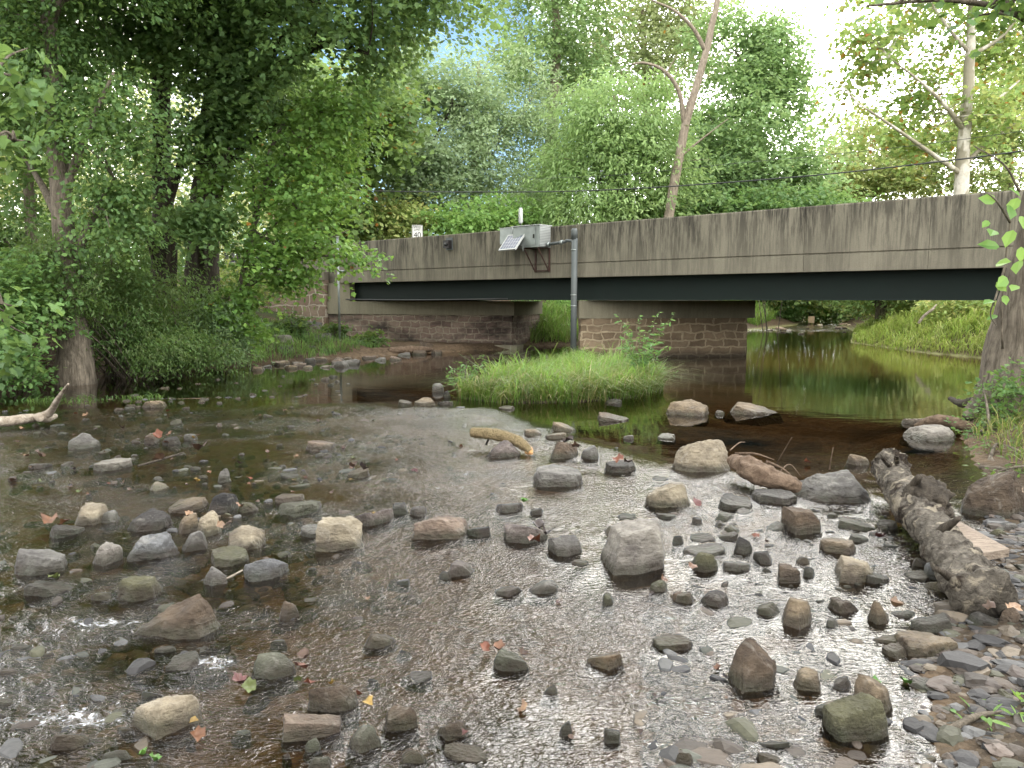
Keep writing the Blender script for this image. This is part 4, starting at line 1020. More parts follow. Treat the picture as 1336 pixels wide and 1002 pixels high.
# broken stubs, a loose strip of bark and the split upper end
for i_, (q0, q1, r_) in enumerate([((1187,640,.28),(1199,622,.40),.035), ((1232,690,.24),(1252,676,.33),.028), ((1238,752,.20),(1222,742,.27),.022)]):
    c0, c1 = wp(*q0)-o3, wp(*q1)-o3; rough_tube('stub', [c0-.3*(c1-c0), c0, c1], [r_, r_, r_*.55], M['bark_dark'], lg, 14, 16, .25, 18, i_)
for i_, L_ in enumerate([[(1160,606,.36),(1152,598,.42),(1149,592,.46)], [(1170,603,.34),(1170,594,.42),(1174,588,.45)], [(1150,612,.30),(1142,606,.33),(1139,600,.36)]]):
    a = Acc(); a.tube([wp(*q)-o3 for q in L_], [.025, .014, .004], 6); a.build('splinter', M['bark_log'], lg)
# plank
pk = [wp(1228,690,.10), wp(1268,724,.12), wp(1317,716,.13), wp(1250,679,.11)]
pc_ = np.mean(pk, 0); a = Acc()
Vp = np.vstack([np.array(pk), np.array(pk)-np.array([0, 0, .045])])-pc_
a.add(Vp, [np.array([[0, 1, 2, 3], [7, 6, 5, 4], [0, 4, 5, 1], [1, 5, 6, 2], [2, 6, 7, 3], [3, 7, 4, 0]])])
ob = a.build('plank', M['plank']); ob.location = pc_; tag(ob, 'weathered broken wooden plank wedged under the rotten log', 'plank')
# driftwood root beside the beige boulder
db = wp(1000, 620, 0)
dw = empty('driftwood', (db[0], db[1], 0), 'smooth brown driftwood trunk with twigs beside the rounded beige boulder', 'driftwood')
q3 = np.array([db[0], db[1], 0])
rough_tube('trunk', [wp(955,600,.16)-q3, wp(975,610,.15)-q3, wp(1005,624,.11)-q3, wp(1035,634,.06)-q3, wp(1052,640,.0)-q3], [.05, .105, .10, .075, .03], M['driftbrown'], dw, 36, 70, .24, 7, 11, .85)
for i, L_ in enumerate([[(960,592,.2),(985,592,.24),(1010,600,.2)], [(1010,612,.1),(1022,590,.3),(1033,571,.45)], [(1000,602,.22),(1022,612,.16),(1040,628,.08)], [(1082,614,.05),(1084,600,.15),(1087,584,.26)], [(952,588,.22),(964,578,.26),(972,577,.25)], [(1015,618,.12),(1030,606,.16),(1045,622,.06)]]):
    a = Acc(); a.tube(smooth_path([wp(*q)-q3 for q in L_], 12), np.linspace(.014 if i in (0, 2) else .007, .004, 12), 6); a.build('twig', M['driftbrown'], dw, True)
# broken branch on the cracked rock
bb_ = wp(655, 575, .12); q3 = bb_
br = empty('broken_branch', bb_, 'short broken branch with orange split ends lying across a cracked rock', 'branch')
rough_tube('stick', [wp(616,564,.17)-q3, wp(638,566,.17)-q3, wp(664,571,.15)-q3, wp(682,580,.10)-q3, wp(692,590,.04)-q3], [.05, .058, .055, .055, .03], m_bark('mossy_branch', (.11, .085, .045), (.26, .205, .115), 3., None, (4, 4, 4)), br, 20, 50, .14, 10, 4)
a = Acc(); a.tube([wp(690,588,.05)-q3, wp(694,592,.03)-q3], [.045, .012], 10); a.build('split_end', m_simple('split_wood', (.42, .23, .09), .8, 0, .3, 20), br)
a = Acc(); a.tube([wp(640,568,.16)-q3, wp(634,580,.06)-q3], [.015, .01], 6); a.build('twig', M['bark_dark'], br, True)
# pale forked driftwood at the left edge
b3 = wp(55, 545, .05)
dl = empty('forked_driftwood', (b3[0], b3[1], 0), 'bleached forked driftwood lying on the pebble bar at the left edge', 'driftwood')
q3 = np.array([b3[0], b3[1], 0])
rough_tube('limb', [wp(-60,552,.10)-q3, wp(0,550,.10)-q3, wp(40,546,.09)-q3, wp(64,542,.08)-q3], [.065, .062, .055, .035], M['drift'], dl, 20, 40, .12, 6, 2)
rough_tube('fork', [wp(48,545,.10)-q3, wp(64,539,.16)-q3, wp(76,520,.36)-q3, wp(89,501,.56)-q3], [.05, .048, .028, .012], M['drift'], dl, 18, 40, .12, 6, 5)
rough_tube('stub', [wp(52,545,.12)-q3, wp(62,546,.08)-q3, wp(72,543,.06)-q3], [.045, .045, .03], M['drift'], dl, 16, 20, .12, 6, 7)
# flood wrack: sticks behind the pale bank rock, one bleached branch on the far bank
rk = wp(1255, 548, .05)
for i, (L_, lab) in enumerate([([(1195,556,.03),(1225,548,.14),(1262,556,.10),(1290,566,.05)], 'brown flat driftwood piece lying behind the pale bank rock'), ([(1240,520,.2),(1256,527,.24),(1270,524,.3),(1290,530,.25)], 'dark crooked root snag arching from the water at the leaning trunk')]):
    ob = rough_tube('driftwood_piece' if i == 0 else 'root_snag', [wp(*q) for q in L_], [.03, .07, .06, .03] if i == 0 else [.03, .05, .06, .06], M['driftbrown'] if i == 0 else M['bark_dark'], None, 14, 40, .2, 6, i); tag(ob, lab, 'driftwood')
ob = rough_tube('dead_branch', [W(1198,422,23.5), W(1206,412,23.4), W(1216,404,23.3), W(1222,397,23.3)], [.04, .045, .04, .015], M['drift'], None, 8, 20, .1, 5, 3); tag(ob, 'bleached dead branch sticking out of the bright far bank grass', 'branch')
ob = rough_tube('shore_log', [W(508,463,21.2)*np.array([1, 1, 0])+np.array([0, 0, .10]), G(540,462)+np.array([0, 0, .12]), G(565,459.5)+np.array([0, 0, .08])], [.09, .12, .05], M['driftbrown'], None, 14, 40, .15, 4, 6); tag(ob, 'reddish brown log lying along the water before the abutment', 'log')
# a loose twig between two rocks
ob = rough_tube('twig', [wp(296,755,.10), wp(306,750,.13), wp(316,744,.16)], [.006, .006, .004], M['drift'], None, 8, 14, .1, 9, 1); tag(ob, 'pale bent twig leaning between two grey rocks', 'twig')
ob = rough_tube('twig', [wp(180,608,.02), wp(215,598,.03), wp(240,590,.03)], [.012, .012, .006], M['bark_dark'], None, 8, 14, .1, 9, 2); tag(ob, 'dark thin stick floating in the upper left shallows', 'twig')
# ---------------------------------------------------------------- foliage
TPL = {
 'quad': (np.array([[0,0,0],[.5,.30,.06],[1,0,0],[.5,-.30,.06]]), [[0,3,2,1]]),
 'long': (np.array([[0,0,0],[.3,.16,.03],[.7,.13,.03],[1,0,-.05],[.7,-.13,.03],[.3,-.16,.03]]), [[0,5,4,3,2,1]]),
 'oval': (np.array([[0,0,0],[.18,.26,.04],[.55,.33,.06],[1,0,-.06],[.55,-.33,.06],[.18,-.26,.04]]), [[0,5,4,3],[0,3,2,1]]),
 'maple': (np.array([[0,0,0],[.05,.34,.02],[.26,.33,.03],[.44,.54,.0],[.62,.31,.03],[1,0,-.06],[.62,-.31,.03],[.44,-.54,0],[.26,-.33,.03],[.05,-.34,.02]]), [[0,9,8,7,6,5],[0,5,4,3,2,1]]),
}
def unit(v): return v/(np.linalg.norm(v, axis=-1, keepdims=True)+1e-9)
def leaf_mesh(name, C, D, Nn, S, tpl, col, mat, parent):
    T, F_ = TPL[tpl]; n, k = len(C), len(T)
    Nn = unit(Nn); D = unit(D-Nn*(D*Nn).sum(1)[:, None]); B = np.cross(Nn, D)
    V = C[:, None]+S[:, None, None]*(T[None, :, 0:1]*D[:, None]+T[None, :, 1:2]*B[:, None]+T[None, :, 2:3]*Nn[:, None])
    base = (np.arange(n)*k)[:, None]
    polys = [base+np.array(f)[None] for f in F_]
    g = {}
    for p in polys: g.setdefault(p.shape[1], []).append(p)
    me = np_mesh(name, V.reshape(-1, 3), [np.vstack(x) for x in g.values()], False, np.repeat(col, k, 0))
    return link(name, me, mat, parent)
PAL = dict(
 maple=[(.10,.185,.060),(.078,.15,.054),(.13,.22,.066),(.068,.135,.048)],
 dark=[(.135,.235,.088),(.11,.20,.08),(.165,.27,.09),(.10,.18,.075)],
 bright=[(.140,.260,.058),(.115,.225,.052),(.17,.29,.066),(.095,.195,.05)],
 yel=[(.23,.30,.085),(.19,.27,.08),(.29,.33,.10),(.15,.23,.07),(.33,.30,.10)],
 grey=[(.150,.235,.115),(.120,.20,.095),(.18,.26,.13),(.14,.215,.10)],
 mid=[(.105,.205,.062),(.085,.175,.055),(.135,.235,.070),(.075,.155,.05)],
 syc=[(.20,.30,.085),(.155,.26,.075),(.25,.32,.09),(.13,.215,.065),(.28,.28,.09)],
 bush=[(.070,.130,.036),(.052,.105,.030),(.090,.160,.044),(.10,.14,.05)],
 olive=[(.19,.24,.095),(.155,.205,.085),(.23,.275,.11)],
)
def crown(name, parent, blobs, n_spray, per, size, pal, tpl='quad', seed=0, spread=.5, thr=-.25, freq=.55, droop=.25, tint=None, fleck=0.0, shell=.45, flat=.35, val=1.0, desat=0.0):
    r = np.random.default_rng(seed+1000)
    B = np.array([[*b[0], *b[1]] for b in blobs]); wgt = np.array([(b[1][0]*b[1][1]*b[1][2])**.62 for b in blobs]); wgt /= wgt.sum()
    m = int(n_spray*2.6); bi = r.choice(len(B), m, p=wgt)
    d = unit(r.normal(size=(m, 3))); rad = np.maximum(.12, .30+.82*r.uniform(0, 1, m)**.75+r.normal(0, .13, m))
    C = B[bi, :3]+d*rad[:, None]*B[bi, 3:]
    nz_ = fbm(C*freq+seed*3.7, 3); ok = nz_ > thr+r.normal(0, .06, m)
    C = C[ok][:n_spray]; d = d[ok][:n_spray]; rad = rad[ok][:n_spray]; n = len(C)
    out = unit(d*np.array([1, 1, .35])+r.normal(0, .45, (n, 3))*np.array([1, 1, .5])-np.array([0, 0, droop*.6]))
    sn = unit(np.array([0, 0, 1.])+r.normal(0, flat, (n, 3))+out*droop)
    LC = np.repeat(C, per, 0); O = np.repeat(out, per, 0); SN = np.repeat(sn, per, 0); N_ = n*per
    side = np.cross(SN, O)
    a = r.uniform(-1, 1, N_); b = r.uniform(-1, 1, N_); sc = np.repeat(r.uniform(.55, 1.35, n), per)*spread
    pos = LC+O*(a*sc)[:, None]+side*(b*sc*.75*(1-.45*a))[:, None]-SN*(.22*sc*(a*a+b*b))[:, None]+r.normal(0, .05*spread, (N_, 3))
    Dl = unit(O*.8+side*np.sign(b)[:, None]*.6+r.normal(0, .45, (N_, 3))-np.array([0, 0, .45]))
    Nn = unit(SN+r.normal(0, .42, (N_, 3)))
    S = size*r.uniform(.65, 1.25, N_)
    P = np.array(PAL[pal]); col = P[np.repeat(r.integers(0, len(P), n), per)]*.55+P[r.integers(0, len(P), N_)]*.45
    col = col*np.repeat(r.uniform(.80, 1.22, n), per)[:, None]*r.uniform(.82, 1.18, N_)[:, None]*val
    if tint is not None: col = col*np.array(tint)
    g_ = col.mean(1, keepdims=True)*np.array([1.08, 1.08, .82]); col = col*(1-desat)+g_*desat
    if fleck:
        f = r.uniform(size=N_) < fleck; col[f] = np.array([(.36,.15,.035),(.34,.27,.05),(.22,.11,.04)])[r.integers(0, 3, f.sum())]
    return leaf_mesh(name, pos, Dl, Nn, S, tpl, col, M['leaf'], parent), C
def bl(px, py, Y, rx, ry, dep):
    return (W(px, py, Y), (rx*Y/F, dep, ry*Y/F))
def tree(label, trunk, rads, blobs, n_spray, per, size, pal, mat='bark', limbs=(), auto=True, twigs=26, name='tree', group=None, base_drop=.5, **kw):
    """trunk: list of (px,py,Y) from the ground up; limbs: [(points, r0, r1)]"""
    P = np.array([W(*q) for q in trunk]); b = P[0].copy()
    e = empty(name, b, label, 'tree', group); r = np.random.default_rng(kw.get('seed', 0)+5)
    Pl = P-b; Pl = np.vstack([Pl[:1]-np.array([0, 0, base_drop]), Pl]); rads = [rads[0]*1.15]+list(rads)
    n = 26; path = smooth_path(Pl, n); R = np.interp(np.linspace(0, 1, n), np.linspace(0, 1, len(rads)), rads)
    path[2:, :2] += .04*np.column_stack([fbm(p2(path[2:, 2], path[2:, 2]*0, .9, kw.get('seed', 0)), 2), fbm(p2(path[2:, 2], path[2:, 2]*0+3, .9, kw.get('seed', 0)), 2)])
    a = Acc(); V, Q = tube(path, R, 14)
    dd = V-np.repeat(path, 14, 0); V = V+dd*(.16*fbm(V*np.array([3., 3., .8])+kw.get('seed', 0), 3))[:, None]
    a.add(V, [Q])
    tips = []
    for L_, r0, r1 in limbs:
        q = smooth_path(np.array([W(*z) for z in L_])-b, 16); a.tube(q, np.linspace(r0, r1, 16), 8); tips.append(q)
    cr = None
    if n_spray:
        cr, SPR = crown('crown', e, [(c-b, s) for c, s in blobs], n_spray, per, size, pal, **kw)
        if auto:
            for c, s in blobs:
                c = c-b; s_ = min(s)
                j = int(np.clip(np.searchsorted(path[:, 2], c[2]-.9*np.linalg.norm((c-path[-1])[:2])-.2)-1, 6, n-2)); p0 = path[j]; 
                mid = (p0+c)/2+np.array([0, 0, .12*np.linalg.norm(c-p0)])
                q = smooth_path([p0, mid, c+np.array([0, 0, .2*s[2]])], 12); a.tube(q, np.linspace(min(R[j]*.55, .16), .022, 12), 7); tips.append(q)
        if tips and twigs:
            allp = np.vstack([t_[3:] for t_ in tips])
            for k in r.choice(len(SPR), min(twigs, len(SPR)), replace=False):
                c = SPR[k]; j = np.argmin(((allp-c)**2).sum(1)); p0 = allp[j]
                if np.linalg.norm(c-p0) > 4.5: continue
                q = smooth_path([p0, (p0+c)/2+r.normal(0, .06, 3)*np.linalg.norm(c-p0)+np.array([0, 0, .08]), c], 7); a.tube(q, np.linspace(.022, .006, 7)*max(1, size/.12*.8), 5, cap=False)
    a.build('trunk', M[mat], e, True)
    return e
def bush(label, base, blobs, n_spray, per, size, pal, tpl='quad', stems=9, name='shrub', group=None, mat='bark', cat='shrub', **kw):
    b = np.array([base[0], base[1], ground_z(base[0], base[1])]); e = empty(name, b, label, cat, group); r = np.random.default_rng(kw.get('seed', 0)+50)
    cr, SPR = crown('foliage', e, [(c-b, s) for c, s in blobs], n_spray, per, size, pal, tpl, **kw)
    a = Acc()
    for k in r.choice(len(SPR), min(stems, len(SPR)), replace=False):
        c = SPR[k]; p0 = np.array([r.normal(0, .12), r.normal(0, .12), -.05]); mid = p0*.5+c*.5+np.array([0, 0, .10*min(2., np.linalg.norm(c[:2]))])
        a.tube(smooth_path([p0, mid, c], 9), np.linspace(.022, .005, 9), 5, cap=False)
    a.build('stems', M[mat], e, True); return e
# ---- the left bank
ML = dict(tpl='maple')
tree('vine-hung tree with brown trunk rising from the roots at the left water edge', [(98,470,13.8),(92,400,13.8),(82,280,13.9),(72,150,14),(66,40,14.1),(60,-80,14.2)], [.30,.20,.18,.16,.14,.10],
  [bl(90,330,13.7,26,60,.35), bl(84,200,13.8,26,70,.35), bl(40,-190,14,220,90,3), bl(60,60,14,95,80,1.6), bl(150,120,13.6,75,120,1.3), bl(30,220,14.6,70,90,1.2), bl(120,-60,14,150,70,2), bl(150,250,13.8,50,80,.8)], 3000, 13, .090, 'maple', seed=1, tpl='oval', spread=.42, droop=.6, thr=-.02, val=1.1)
tree('slender pale-barked tree behind the vine-hung trunk near the left edge', [(40,400,16.5),(40,300,16.5),(37,200,16.5),(34,60,16.6),(30,-60,16.6)], [.13,.11,.10,.09,.07],
  [bl(10,120,16.5,70,120,1.5), bl(40,0,17,90,80,1.5), bl(-30,280,16,60,90,1.4)], 1300, 13, .10, 'maple', mat='bark_light', seed=2, spread=.45, **ML)
tree('twin-stemmed dark maple between the vine-hung tree and the thick trunk', [(212,372,18.5),(213,300,18.5),(212,220,18.6),(210,100,18.7),(206,-40,19)], [.30,.24,.21,.19,.15],
  [bl(150,-180,18,220,100,3.5), bl(215,60,17.8,125,75,2.0), bl(205,170,17.8,100,45,1.3), bl(170,-40,18,160,70,2.4), bl(175,275,17.2,46,26,.8), bl(290,120,17.5,80,70,1.2)], 2600, 14, .112, 'dark', mat='bark_dark', seed=3, spread=.55, droop=.45, thr=.07, limbs=[([(222,385,18.3),(224,330,18.2),(222,295,18.0)], .15, .12)], **ML)
tree('thickest dark-trunked maple, limbs spreading over the end of the bridge', [(262,392,18.0),(264,330,18.0),(272,240,18.0),(284,140,17.9),(296,40,17.8),(306,-70,17.7)], [.46,.36,.33,.31,.28,.22],
  [bl(380,-170,17.5,200,100,3.5), bl(330,110,17.5,85,60,1.5), bl(420,60,17,120,75,2.0), bl(470,-30,16.5,170,65,2.5), bl(300,20,17,110,60,2.0), bl(300,200,17.0,50,36,1.0), bl(262,290,16.0,48,24,.6), bl(360,170,17.5,60,40,1)],
  3000, 14, .112, 'dark', mat='bark_dark', seed=4, spread=.55, droop=.4, thr=.07, limbs=[([(285,150,17.9),(330,110,17.6),(385,75,17.2),(450,45,16.6)], .17, .06), ([(296,40,17.8),(360,20,17.2),(420,48,16.8),(480,70,16.2)], .13, .03), ([(276,200,18),(310,160,17.6),(325,120,17.2)], .12, .04)], **ML)
tree('young yellow-green maple arching in front of the bridge parapet end', [(310,402,17.6),(318,350,17.5),(332,300,17.3),(343,250,17.2),(352,200,17.2),(372,160,17)], [.085,.075,.07,.06,.05,.03],
  [bl(400,210,17,70,42,1.0), bl(405,275,16.8,75,40,1.0), bl(420,328,16.6,62,27,.8), bl(355,330,16.6,55,32,.8), bl(470,338,16.6,28,11,.4), bl(330,230,17.2,60,60,.8), bl(440,150,17,60,40,1), bl(300,395,16.6,40,35,.6), bl(315,430,16.4,30,22,.4), bl(380,365,16.7,40,12,.4)],
  950, 13, .10, 'bright', mat='bark', seed=5, spread=.45, droop=.45, thr=-.20, limbs=[([(330,300,17.3),(365,320,17),(410,318,16.8),(455,300,16.7)], .04, .01), ([(340,255,17.2),(375,215,17),(420,180,17)], .04, .01)], name='young_maple', fleck=.004, **ML)
tree('reddening maple whose olive foliage fills the gap left of the speed sign', [(420,300,33),(425,250,33),(432,180,33),(440,100,33)], [.28,.22,.18,.1],
  [bl(420,210,32,80,55,2.5), bl(470,150,31,75,70,2.5), bl(400,130,32,80,60,2.5), bl(440,270,31,55,35,1.6)], 1500, 14, .24, 'bright', mat='bark_dark', seed=6, desat=.3, val=1.15, spread=.8, thr=-.05, fleck=.03, **ML)
bk = np.array([-8.6, 5.6, 0]); zq = ground_z(-10.2, 6)
tree('near maple at the left edge with big pale green leaves reaching in', [(-420,500,8.2),(-400,300,8.2),(-330,150,8),(-300,0,8)], [.22,.18,.15,.1],
  [bl(12,115,7.8,62,26,.5), bl(8,190,7.9,48,20,.4), bl(-40,60,7.6,80,60,.8), bl(-30,150,7.8,60,40,.6), bl(0,400,8.5,50,26,.4), bl(-10,455,9.5,50,35,.5)], 62, 9, .12, 'maple', seed=7, val=1.2, spread=.30, droop=.5, thr=-.9, limbs=[([(-330,150,8),(-150,90,7.9),(-10,100,7.8)], .06, .012), ([(-330,200,8),(-120,170,7.9),(40,185,7.9)], .05, .01), ([(-380,350,8.2),(-120,370,8.4),(20,400,8.5)], .05, .01)], auto=False, **ML)
tree('tall canopy tree overhanging the top left corner of the view', [(-60,430,17),(-50,250,17),(-40,50,16.5),(-10,-150,16),(40,-330,15.5)], [.4,.32,.28,.24,.15], [bl(60,-230,14.5,260,110,3.5), bl(330,-260,14.5,220,110,3.5), bl(-150,-60,15,140,130,3), bl(200,-420,13,300,110,3.5)], 2000, 13, .15, 'dark', mat='bark_dark', seed=8, spread=.75, droop=.4, thr=.0, val=1.1, **ML)
# shrubs and creepers of the left bank
bush('dense green thicket at the left edge overhanging the water', W(30,470,13.6), [bl(20,400,13.2,60,75,1.0), bl(10,455,12.6,75,40,.8), bl(60,480,12.6,50,16,.5)], 760, 13, .085, 'mid', 'oval', seed=21, spread=.30, thr=-.3, name='thicket')
bush('leafy vine curtain hanging to the water between the vine-hung tree and creeper bushes', W(180,475,15), [bl(165,455,13.9,75,28,.4), bl(92,440,13.2,44,42,.3), bl(120,400,13.7,40,60,.4), bl(240,455,14.8,60,24,.4), bl(60,330,13.8,50,60,.6)], 900, 14, .075, 'bush', 'long', seed=28, spread=.32, thr=-.12, droop=1.0, stems=26, name='vine_curtain', cat='vines')
bush('feathery creeper bush draped over roots below the vine-hung tree', W(150,470,15.2), [bl(150,380,14.6,60,70,.9), bl(120,440,14.4,55,35,.6), bl(175,330,15,50,60,.8)], 620, 13, .085, 'bush', 'long', seed=22, spread=.34, thr=-.12, droop=.8, stems=24, name='creeper_bush', tint=(.92,.95,1))
bush('arching green creeper bush in the middle of the left bank', W(225,460,16.3), [bl(215,400,15.4,60,60,.9), bl(235,440,15.2,70,28,.6), bl(190,455,15,40,22,.5)], 760, 14, .085, 'bush', 'long', seed=23, spread=.36, thr=-.2, droop=.9, stems=22, name='creeper_bush')
bush('grey-green shrub trailing to the water beside the bank grass', W(285,450,17.5), [bl(275,420,16.6,45,38,.7), bl(300,450,16.4,36,20,.5)], 420, 13, .09, 'grey', 'long', seed=24, spread=.34, thr=-.2, droop=.9, stems=16)
bush('leafy undergrowth behind the dark maple trunks', W(160,400,21), [bl(130,330,20.5,130,60,1.5), bl(40,350,20,90,60,1.5), bl(200,370,20,70,28,.8)], 950, 12, .14, 'mid', 'quad', seed=25, spread=.5, thr=-.15, name='undergrowth_shrub', val=1.05)
bush('pale sunlit shrub on the bank top below the guide rail', W(330,395,24), [bl(335,370,22.6,42,20,.7), bl(300,365,24,50,30,.8)], 260, 12, .13, 'yel', 'quad', seed=26, spread=.4, thr=-.4)
# ---- behind the bridge
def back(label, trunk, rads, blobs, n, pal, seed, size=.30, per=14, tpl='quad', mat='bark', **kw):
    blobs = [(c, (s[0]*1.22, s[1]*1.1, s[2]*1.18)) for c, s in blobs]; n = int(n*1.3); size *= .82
    return tree(label, trunk, rads, blobs, n, per, size, pal, mat=mat, seed=seed, tpl=tpl, spread=kw.pop('spread', .85), val=kw.pop('val', 1.)*1.8, desat=.40, **kw)  # leaf colours lightened and greyed: distance haze put into the foliage colour
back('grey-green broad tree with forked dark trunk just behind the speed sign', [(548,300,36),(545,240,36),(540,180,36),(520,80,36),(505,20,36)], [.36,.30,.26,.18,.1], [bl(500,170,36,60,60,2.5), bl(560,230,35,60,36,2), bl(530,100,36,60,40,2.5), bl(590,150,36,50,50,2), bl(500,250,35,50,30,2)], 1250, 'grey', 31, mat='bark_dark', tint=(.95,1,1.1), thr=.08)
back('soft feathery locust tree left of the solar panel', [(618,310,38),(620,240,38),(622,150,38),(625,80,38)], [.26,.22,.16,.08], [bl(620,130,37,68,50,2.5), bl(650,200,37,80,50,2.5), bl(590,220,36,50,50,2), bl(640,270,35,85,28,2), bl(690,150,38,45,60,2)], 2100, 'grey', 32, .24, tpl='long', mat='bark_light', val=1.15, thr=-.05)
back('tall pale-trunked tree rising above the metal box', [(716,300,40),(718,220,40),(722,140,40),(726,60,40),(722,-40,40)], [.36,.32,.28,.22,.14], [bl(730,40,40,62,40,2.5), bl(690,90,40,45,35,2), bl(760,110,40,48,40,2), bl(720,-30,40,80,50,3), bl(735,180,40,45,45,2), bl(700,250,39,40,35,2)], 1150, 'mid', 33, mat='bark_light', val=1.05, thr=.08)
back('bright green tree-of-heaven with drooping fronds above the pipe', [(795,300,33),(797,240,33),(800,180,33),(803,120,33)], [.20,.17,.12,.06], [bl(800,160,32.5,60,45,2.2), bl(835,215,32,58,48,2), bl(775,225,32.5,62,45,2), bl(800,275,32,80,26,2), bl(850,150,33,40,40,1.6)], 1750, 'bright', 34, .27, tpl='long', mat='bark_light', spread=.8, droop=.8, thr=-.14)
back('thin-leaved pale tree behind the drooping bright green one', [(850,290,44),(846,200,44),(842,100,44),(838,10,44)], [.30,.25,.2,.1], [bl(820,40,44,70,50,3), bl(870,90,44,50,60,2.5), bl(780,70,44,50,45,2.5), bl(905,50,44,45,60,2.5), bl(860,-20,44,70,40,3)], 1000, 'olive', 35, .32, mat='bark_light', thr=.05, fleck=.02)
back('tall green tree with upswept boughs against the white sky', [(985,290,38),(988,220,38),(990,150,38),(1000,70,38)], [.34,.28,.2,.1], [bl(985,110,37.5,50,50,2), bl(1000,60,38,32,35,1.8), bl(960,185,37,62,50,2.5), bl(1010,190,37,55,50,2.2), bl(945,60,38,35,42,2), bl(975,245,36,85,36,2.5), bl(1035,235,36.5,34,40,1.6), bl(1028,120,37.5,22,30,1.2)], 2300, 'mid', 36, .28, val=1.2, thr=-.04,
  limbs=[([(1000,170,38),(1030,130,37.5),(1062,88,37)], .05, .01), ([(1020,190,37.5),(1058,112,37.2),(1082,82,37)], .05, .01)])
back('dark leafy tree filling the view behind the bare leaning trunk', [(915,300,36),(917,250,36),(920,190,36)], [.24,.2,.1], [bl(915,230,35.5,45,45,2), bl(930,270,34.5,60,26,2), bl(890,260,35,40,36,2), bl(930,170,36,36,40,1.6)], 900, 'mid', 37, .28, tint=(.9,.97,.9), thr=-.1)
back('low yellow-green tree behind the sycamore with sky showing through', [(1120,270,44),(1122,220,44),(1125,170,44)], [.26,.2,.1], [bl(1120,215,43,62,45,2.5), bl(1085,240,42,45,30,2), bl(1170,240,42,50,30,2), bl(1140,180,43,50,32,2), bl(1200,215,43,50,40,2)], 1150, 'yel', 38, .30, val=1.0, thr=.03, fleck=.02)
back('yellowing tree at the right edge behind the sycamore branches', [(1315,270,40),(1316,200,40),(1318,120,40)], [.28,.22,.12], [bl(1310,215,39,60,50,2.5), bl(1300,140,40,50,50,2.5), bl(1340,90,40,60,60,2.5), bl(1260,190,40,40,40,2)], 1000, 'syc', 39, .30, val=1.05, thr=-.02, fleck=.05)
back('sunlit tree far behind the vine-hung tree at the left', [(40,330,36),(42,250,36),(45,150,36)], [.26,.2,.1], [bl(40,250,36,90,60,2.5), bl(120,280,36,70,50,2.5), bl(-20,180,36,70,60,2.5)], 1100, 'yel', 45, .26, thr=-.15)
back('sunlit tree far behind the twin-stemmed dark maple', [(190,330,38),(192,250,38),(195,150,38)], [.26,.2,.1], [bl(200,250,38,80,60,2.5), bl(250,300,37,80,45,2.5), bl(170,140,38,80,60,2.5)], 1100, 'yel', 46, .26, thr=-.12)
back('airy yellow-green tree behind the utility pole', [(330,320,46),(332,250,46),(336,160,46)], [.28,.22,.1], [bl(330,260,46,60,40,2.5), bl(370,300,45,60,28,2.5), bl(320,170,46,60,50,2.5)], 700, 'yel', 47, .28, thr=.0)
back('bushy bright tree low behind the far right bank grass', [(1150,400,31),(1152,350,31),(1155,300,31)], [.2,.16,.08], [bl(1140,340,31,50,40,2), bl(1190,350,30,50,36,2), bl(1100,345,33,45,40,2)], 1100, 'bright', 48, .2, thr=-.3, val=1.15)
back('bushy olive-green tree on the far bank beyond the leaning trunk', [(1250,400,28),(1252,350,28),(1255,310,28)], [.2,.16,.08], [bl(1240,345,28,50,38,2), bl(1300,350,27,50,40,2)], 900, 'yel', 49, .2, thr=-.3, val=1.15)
# sycamore, bare tree
tree('white-barked sycamore behind the parapet with sparse yellow-green leaves', [(1253,270,26),(1257,200,26),(1262,130,26),(1266,60,26),(1270,-40,26)], [.23,.205,.175,.14,.09],
  [bl(1160,55,26,62,42,1.4), bl(1130,110,26,50,34,1.2), bl(1190,120,27,70,38,1.0), bl(1230,40,27.6,70,50,1.3), bl(1140,165,26,60,26,1.2), bl(1190,190,27,55,26,1.0), bl(1320,60,27,50,60,1.3), bl(1250,-30,26,120,40,2.5), bl(1110,40,25.5,25,40,1), bl(1300,150,25.5,40,40,1.4)], 1250, 9, .16, 'syc', mat='bark_syc', seed=40, spread=.55, thr=-.02, val=1.4, desat=.12, fleck=.05,
  limbs=[([(1256,228,26),(1215,200,25.6),(1165,165,25.2),(1120,135,25)], .09, .02), ([(1260,172,26),(1235,140,25.7),(1205,110,25.4),(1160,75,25.2)], .09, .02), ([(1263,165,26),(1290,140,26),(1330,105,26)], .08, .03), ([(1258,215,26),(1290,185,26),(1340,150,26)], .08, .03), ([(1256,172,26),(1240,150,26.3),(1225,110,26.4)], .045, .02), ([(1266,70,26),(1240,40,25.8),(1205,-10,25.6)], .07, .03), ([(1268,72,26),(1310,45,26),(1340,0,26)], .07, .03)], auto=False, name='sycamore_tree', tpl='maple', twigs=60)
tree('bare leaning dead tree with a hooked branch above the pipe', [(872,285,30),(884,215,30),(898,150,30),(918,80,30),(936,0,30),(945,-60,30)], [.20,.175,.155,.135,.11,.09],
  [], 0, 1, .2, 'mid', mat='bark_light', seed=41, limbs=[([(893,165,30),(886,120,29.8),(866,92,29.6),(840,82,29.4),(824,84,29.3)], .10, .025), ([(920,66,30),(905,38,29.8),(880,14,29.6),(850,0,29.5)], .09, .03), ([(887,205,30),(915,182,29.8),(950,155,29.6)], .055, .012), ([(890,190,30),(893,165,29.9),(897,128,29.8)], .05, .015), ([(868,98,29.6),(876,84,29.6),(884,72,29.5)], .03, .01)], name='dead_tree')
